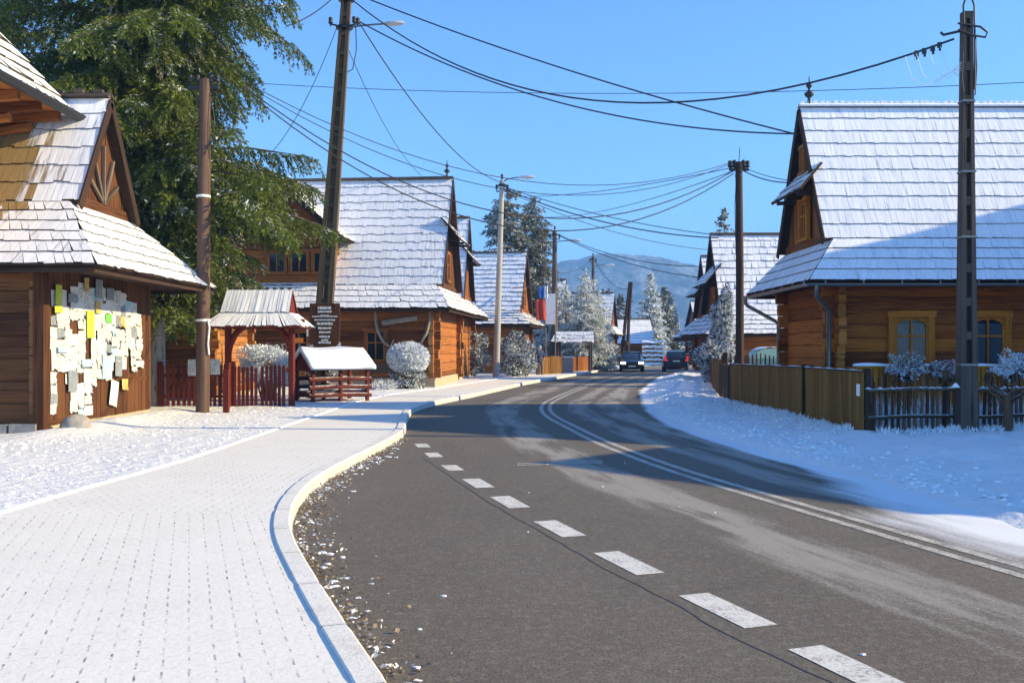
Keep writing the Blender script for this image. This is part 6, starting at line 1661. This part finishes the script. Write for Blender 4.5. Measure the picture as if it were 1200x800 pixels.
gx_=np.linspace(-1200,1500,420); gy=np.linspace(1250,2150,90); GX,GY=np.meshgrid(gx_,gy,indexing='ij')
hp=np.interp(gx_,xs,hs); k_=np.hanning(21); k_/=k_.sum(); hp=np.convolve(np.pad(hp,10,mode='edge'),k_,'valid')
cr=np.exp(-((GY-YH)/230)**2); HZ=hp[:,None]*cr+6*fbm(GX,GY,140,3,2.0)*cr+4*np.abs(fbm(GX,GY,11,3,5.0))*np.clip(cr*2,0,1)-4
tag(grid_obj('forest_hill',GX,GY,HZ,M['forest_hill'] if 'forest_hill' in M else m),kind='structure')
# woods between the village and the hill: one mass
Vs=[];Qs=[];off=0; rr=random.Random(77)
protos=[conifer_arrays(200+i,9+i*1.2,2.6,.4,dz=.75,nb=7,tw=.5,leaf=.75,lw=.05,droop=.3,rise=.12,twl=.8,pw=.8,seg=.35,hang=.3,per=2)[:2] for i in range(3)]
spots=[]
for k in range(46):
    Y=rr.uniform(150,330); px=rr.uniform(690,880) if k<34 else rr.uniform(560,700); spots.append(((px-CX)/F*Y,Y,(rr.uniform(30,60)/F*Y+1.7)/12.0))
for x,y,s_ in spots:
    V,Q=rr.choice(protos); a_=rr.uniform(0,6.28); c_,sn=math.cos(a_),math.sin(a_)
    W=np.stack([(V[:,0]*c_-V[:,1]*sn)*s_+x,(V[:,0]*sn+V[:,1]*c_)*s_+y,V[:,2]*s_*1.15],1); Vs.append(W); Qs.append(Q+off); off+=len(V)
tag(np_obj('far_woods',np.concatenate(Vs),np.concatenate(Qs),M['spruce_far']),'mass of frosted spruces in front of the blue hill','woods',kind='stuff')
for i,(px,h_,Y,r_,lab) in enumerate([(762,11.0,118,2.6,'pale frosted spruce directly behind the small white-roofed house'),(778,9.6,124,2.4,'frosted spruce between the bend and the right-hand houses'),(727,9.0,130,2.3,'frosted spruce left of the dark twin-legged pole')]):
    conifer('frosted_spruce',lab,((px-CX)/F*Y,Y,0),90+i,h_,r_,.6,'spruce_frost' if i==0 else 'spruce_far','bark',tr=.16,dz=.45,nb=7,tw=.3,leaf=.4,lw=.05,droop=.3,rise=.2,twl=.8,pw=.75,seg=.2,hang=.35,group='frosted spruces at the bend')
# haze
hz=MB(); hz.box((150,1080,105),(2900,2360,212)); hm=bpy.data.materials.new('haze'); hm.use_nodes=True; nt=hm.node_tree; nt.nodes.remove(nt.nodes['Principled BSDF'])
pv=nt.nodes.new('ShaderNodeVolumePrincipled'); pv.inputs['Color'].default_value=(.22,.50,1,1); pv.inputs['Density'].default_value=.00065; pv.inputs['Anisotropy'].default_value=.0
nt.links.new(pv.outputs[0],nt.nodes['Material Output'].inputs['Volume'])
tag(hz.build('haze',hm),kind='stuff')

# ================================================================ CABLES
T1=Vector((-7.5,22.9,8.0)); TP=P(412,28,30.2); TPt=P(410,2,30.2); RPt=P(1122,44,17.35); WPt=P(864,194,30.0); L51=P(588,212,51); L66=P(651,271,66)
gable1=P(934,162,24.9); 
wire('thick cable from the leaning lamp pole top to the honey log house gable',P(414,-8,30.3),P(935,158,24.4),.25,.022)
wire('thick cable from the street lamp bracket to the gable of the honey house',P(422,26,30.2),P(932,157,24.4),.85,.022)
wire('long sagging cable from the leaning pole across the road to the concrete pole',P(414,1,30.2),P(1118,46,17.3),2.1,.022)
wire('cable running steeply down from the leaning pole to the white lamp post',P(421,27,30.2),P(585,213,51),.9,.022)
wire('long straight thin cable crossing the whole sky behind the poles',P(272,96,36),P(1290,92,28),.45,.012)
for i,(a_,b_,s_,lab) in enumerate([((287,96),(858,190),1.5,'topmost thin wire between the brown pole and the slim dark pole'),((287,99),(856,192),1.75,'second thin wire between the brown pole and the slim dark pole'),((285,101),(860,200),2.3,'third wire between the brown pole and the slim dark pole'),((284,103),(860,203),2.6,'lowest sagging wire between the brown pole and the slim dark pole')]):
    wire(lab,P(*a_,22.9),P(*b_,30.0),s_,.011 if i<2 else .017)
wire('upper pale wire from the white lamp post to the slim dark pole',P(590,230,51),P(860,196,30),.3,.014)
wire('lower wire rising from the striped roof to the slim dark pole',P(622,254,62),P(858,201,30),.5,.014)
wire('upper wire from the white lamp post towards the second right house',P(588,218,51),P(846,276,47),.35,.02)
wire('middle wire from the white lamp post towards the second right house',P(588,220,51),P(842,279,47),.55,.03)
wire('lowest wire from the white lamp post towards the third right house',P(588,221,51),P(834,293,58),.6,.02)
wire('far wire from the tapering pole to the third right house',P(655,275,66),P(828,312,59),.6,.025)
wire('far lower wire from the tapering pole across the hill',P(655,276,66),P(828,326,60),.5,.025)
wire('short wire between the white lamp post and the tapering pole',P(585,232,51),P(649,275,66),1.2,.02)
wire('thin wire from the slender far post to the twin-legged pole',P(697,305,95),P(738,338,85),.9,.03)
wire('thin wire from the tapering pole to the slender far post',P(653,320,66),P(693,304,95),.4,.025)
wire('thin wire from the leaning pole down into the spruce',P(395,32,30.2),P(313,184,33),.5,.012)
wire('thin wire from the leaning pole down to the big frosted roof ridge',P(409,60,30.2),P(494,206,41),.5,.012)
wire('cable from the top of the picture down behind the spruce',P(392,-4,30.2),P(338,30,28),.12,.02)
wire('upper wire from the slim dark pole to the honey house gable',P(871,196,30),P(928,212,26.5),.06,.012)
wire('lower wire from the slim dark pole to the honey house gable',P(871,200,30),P(926,214,26.5),.10,.018)
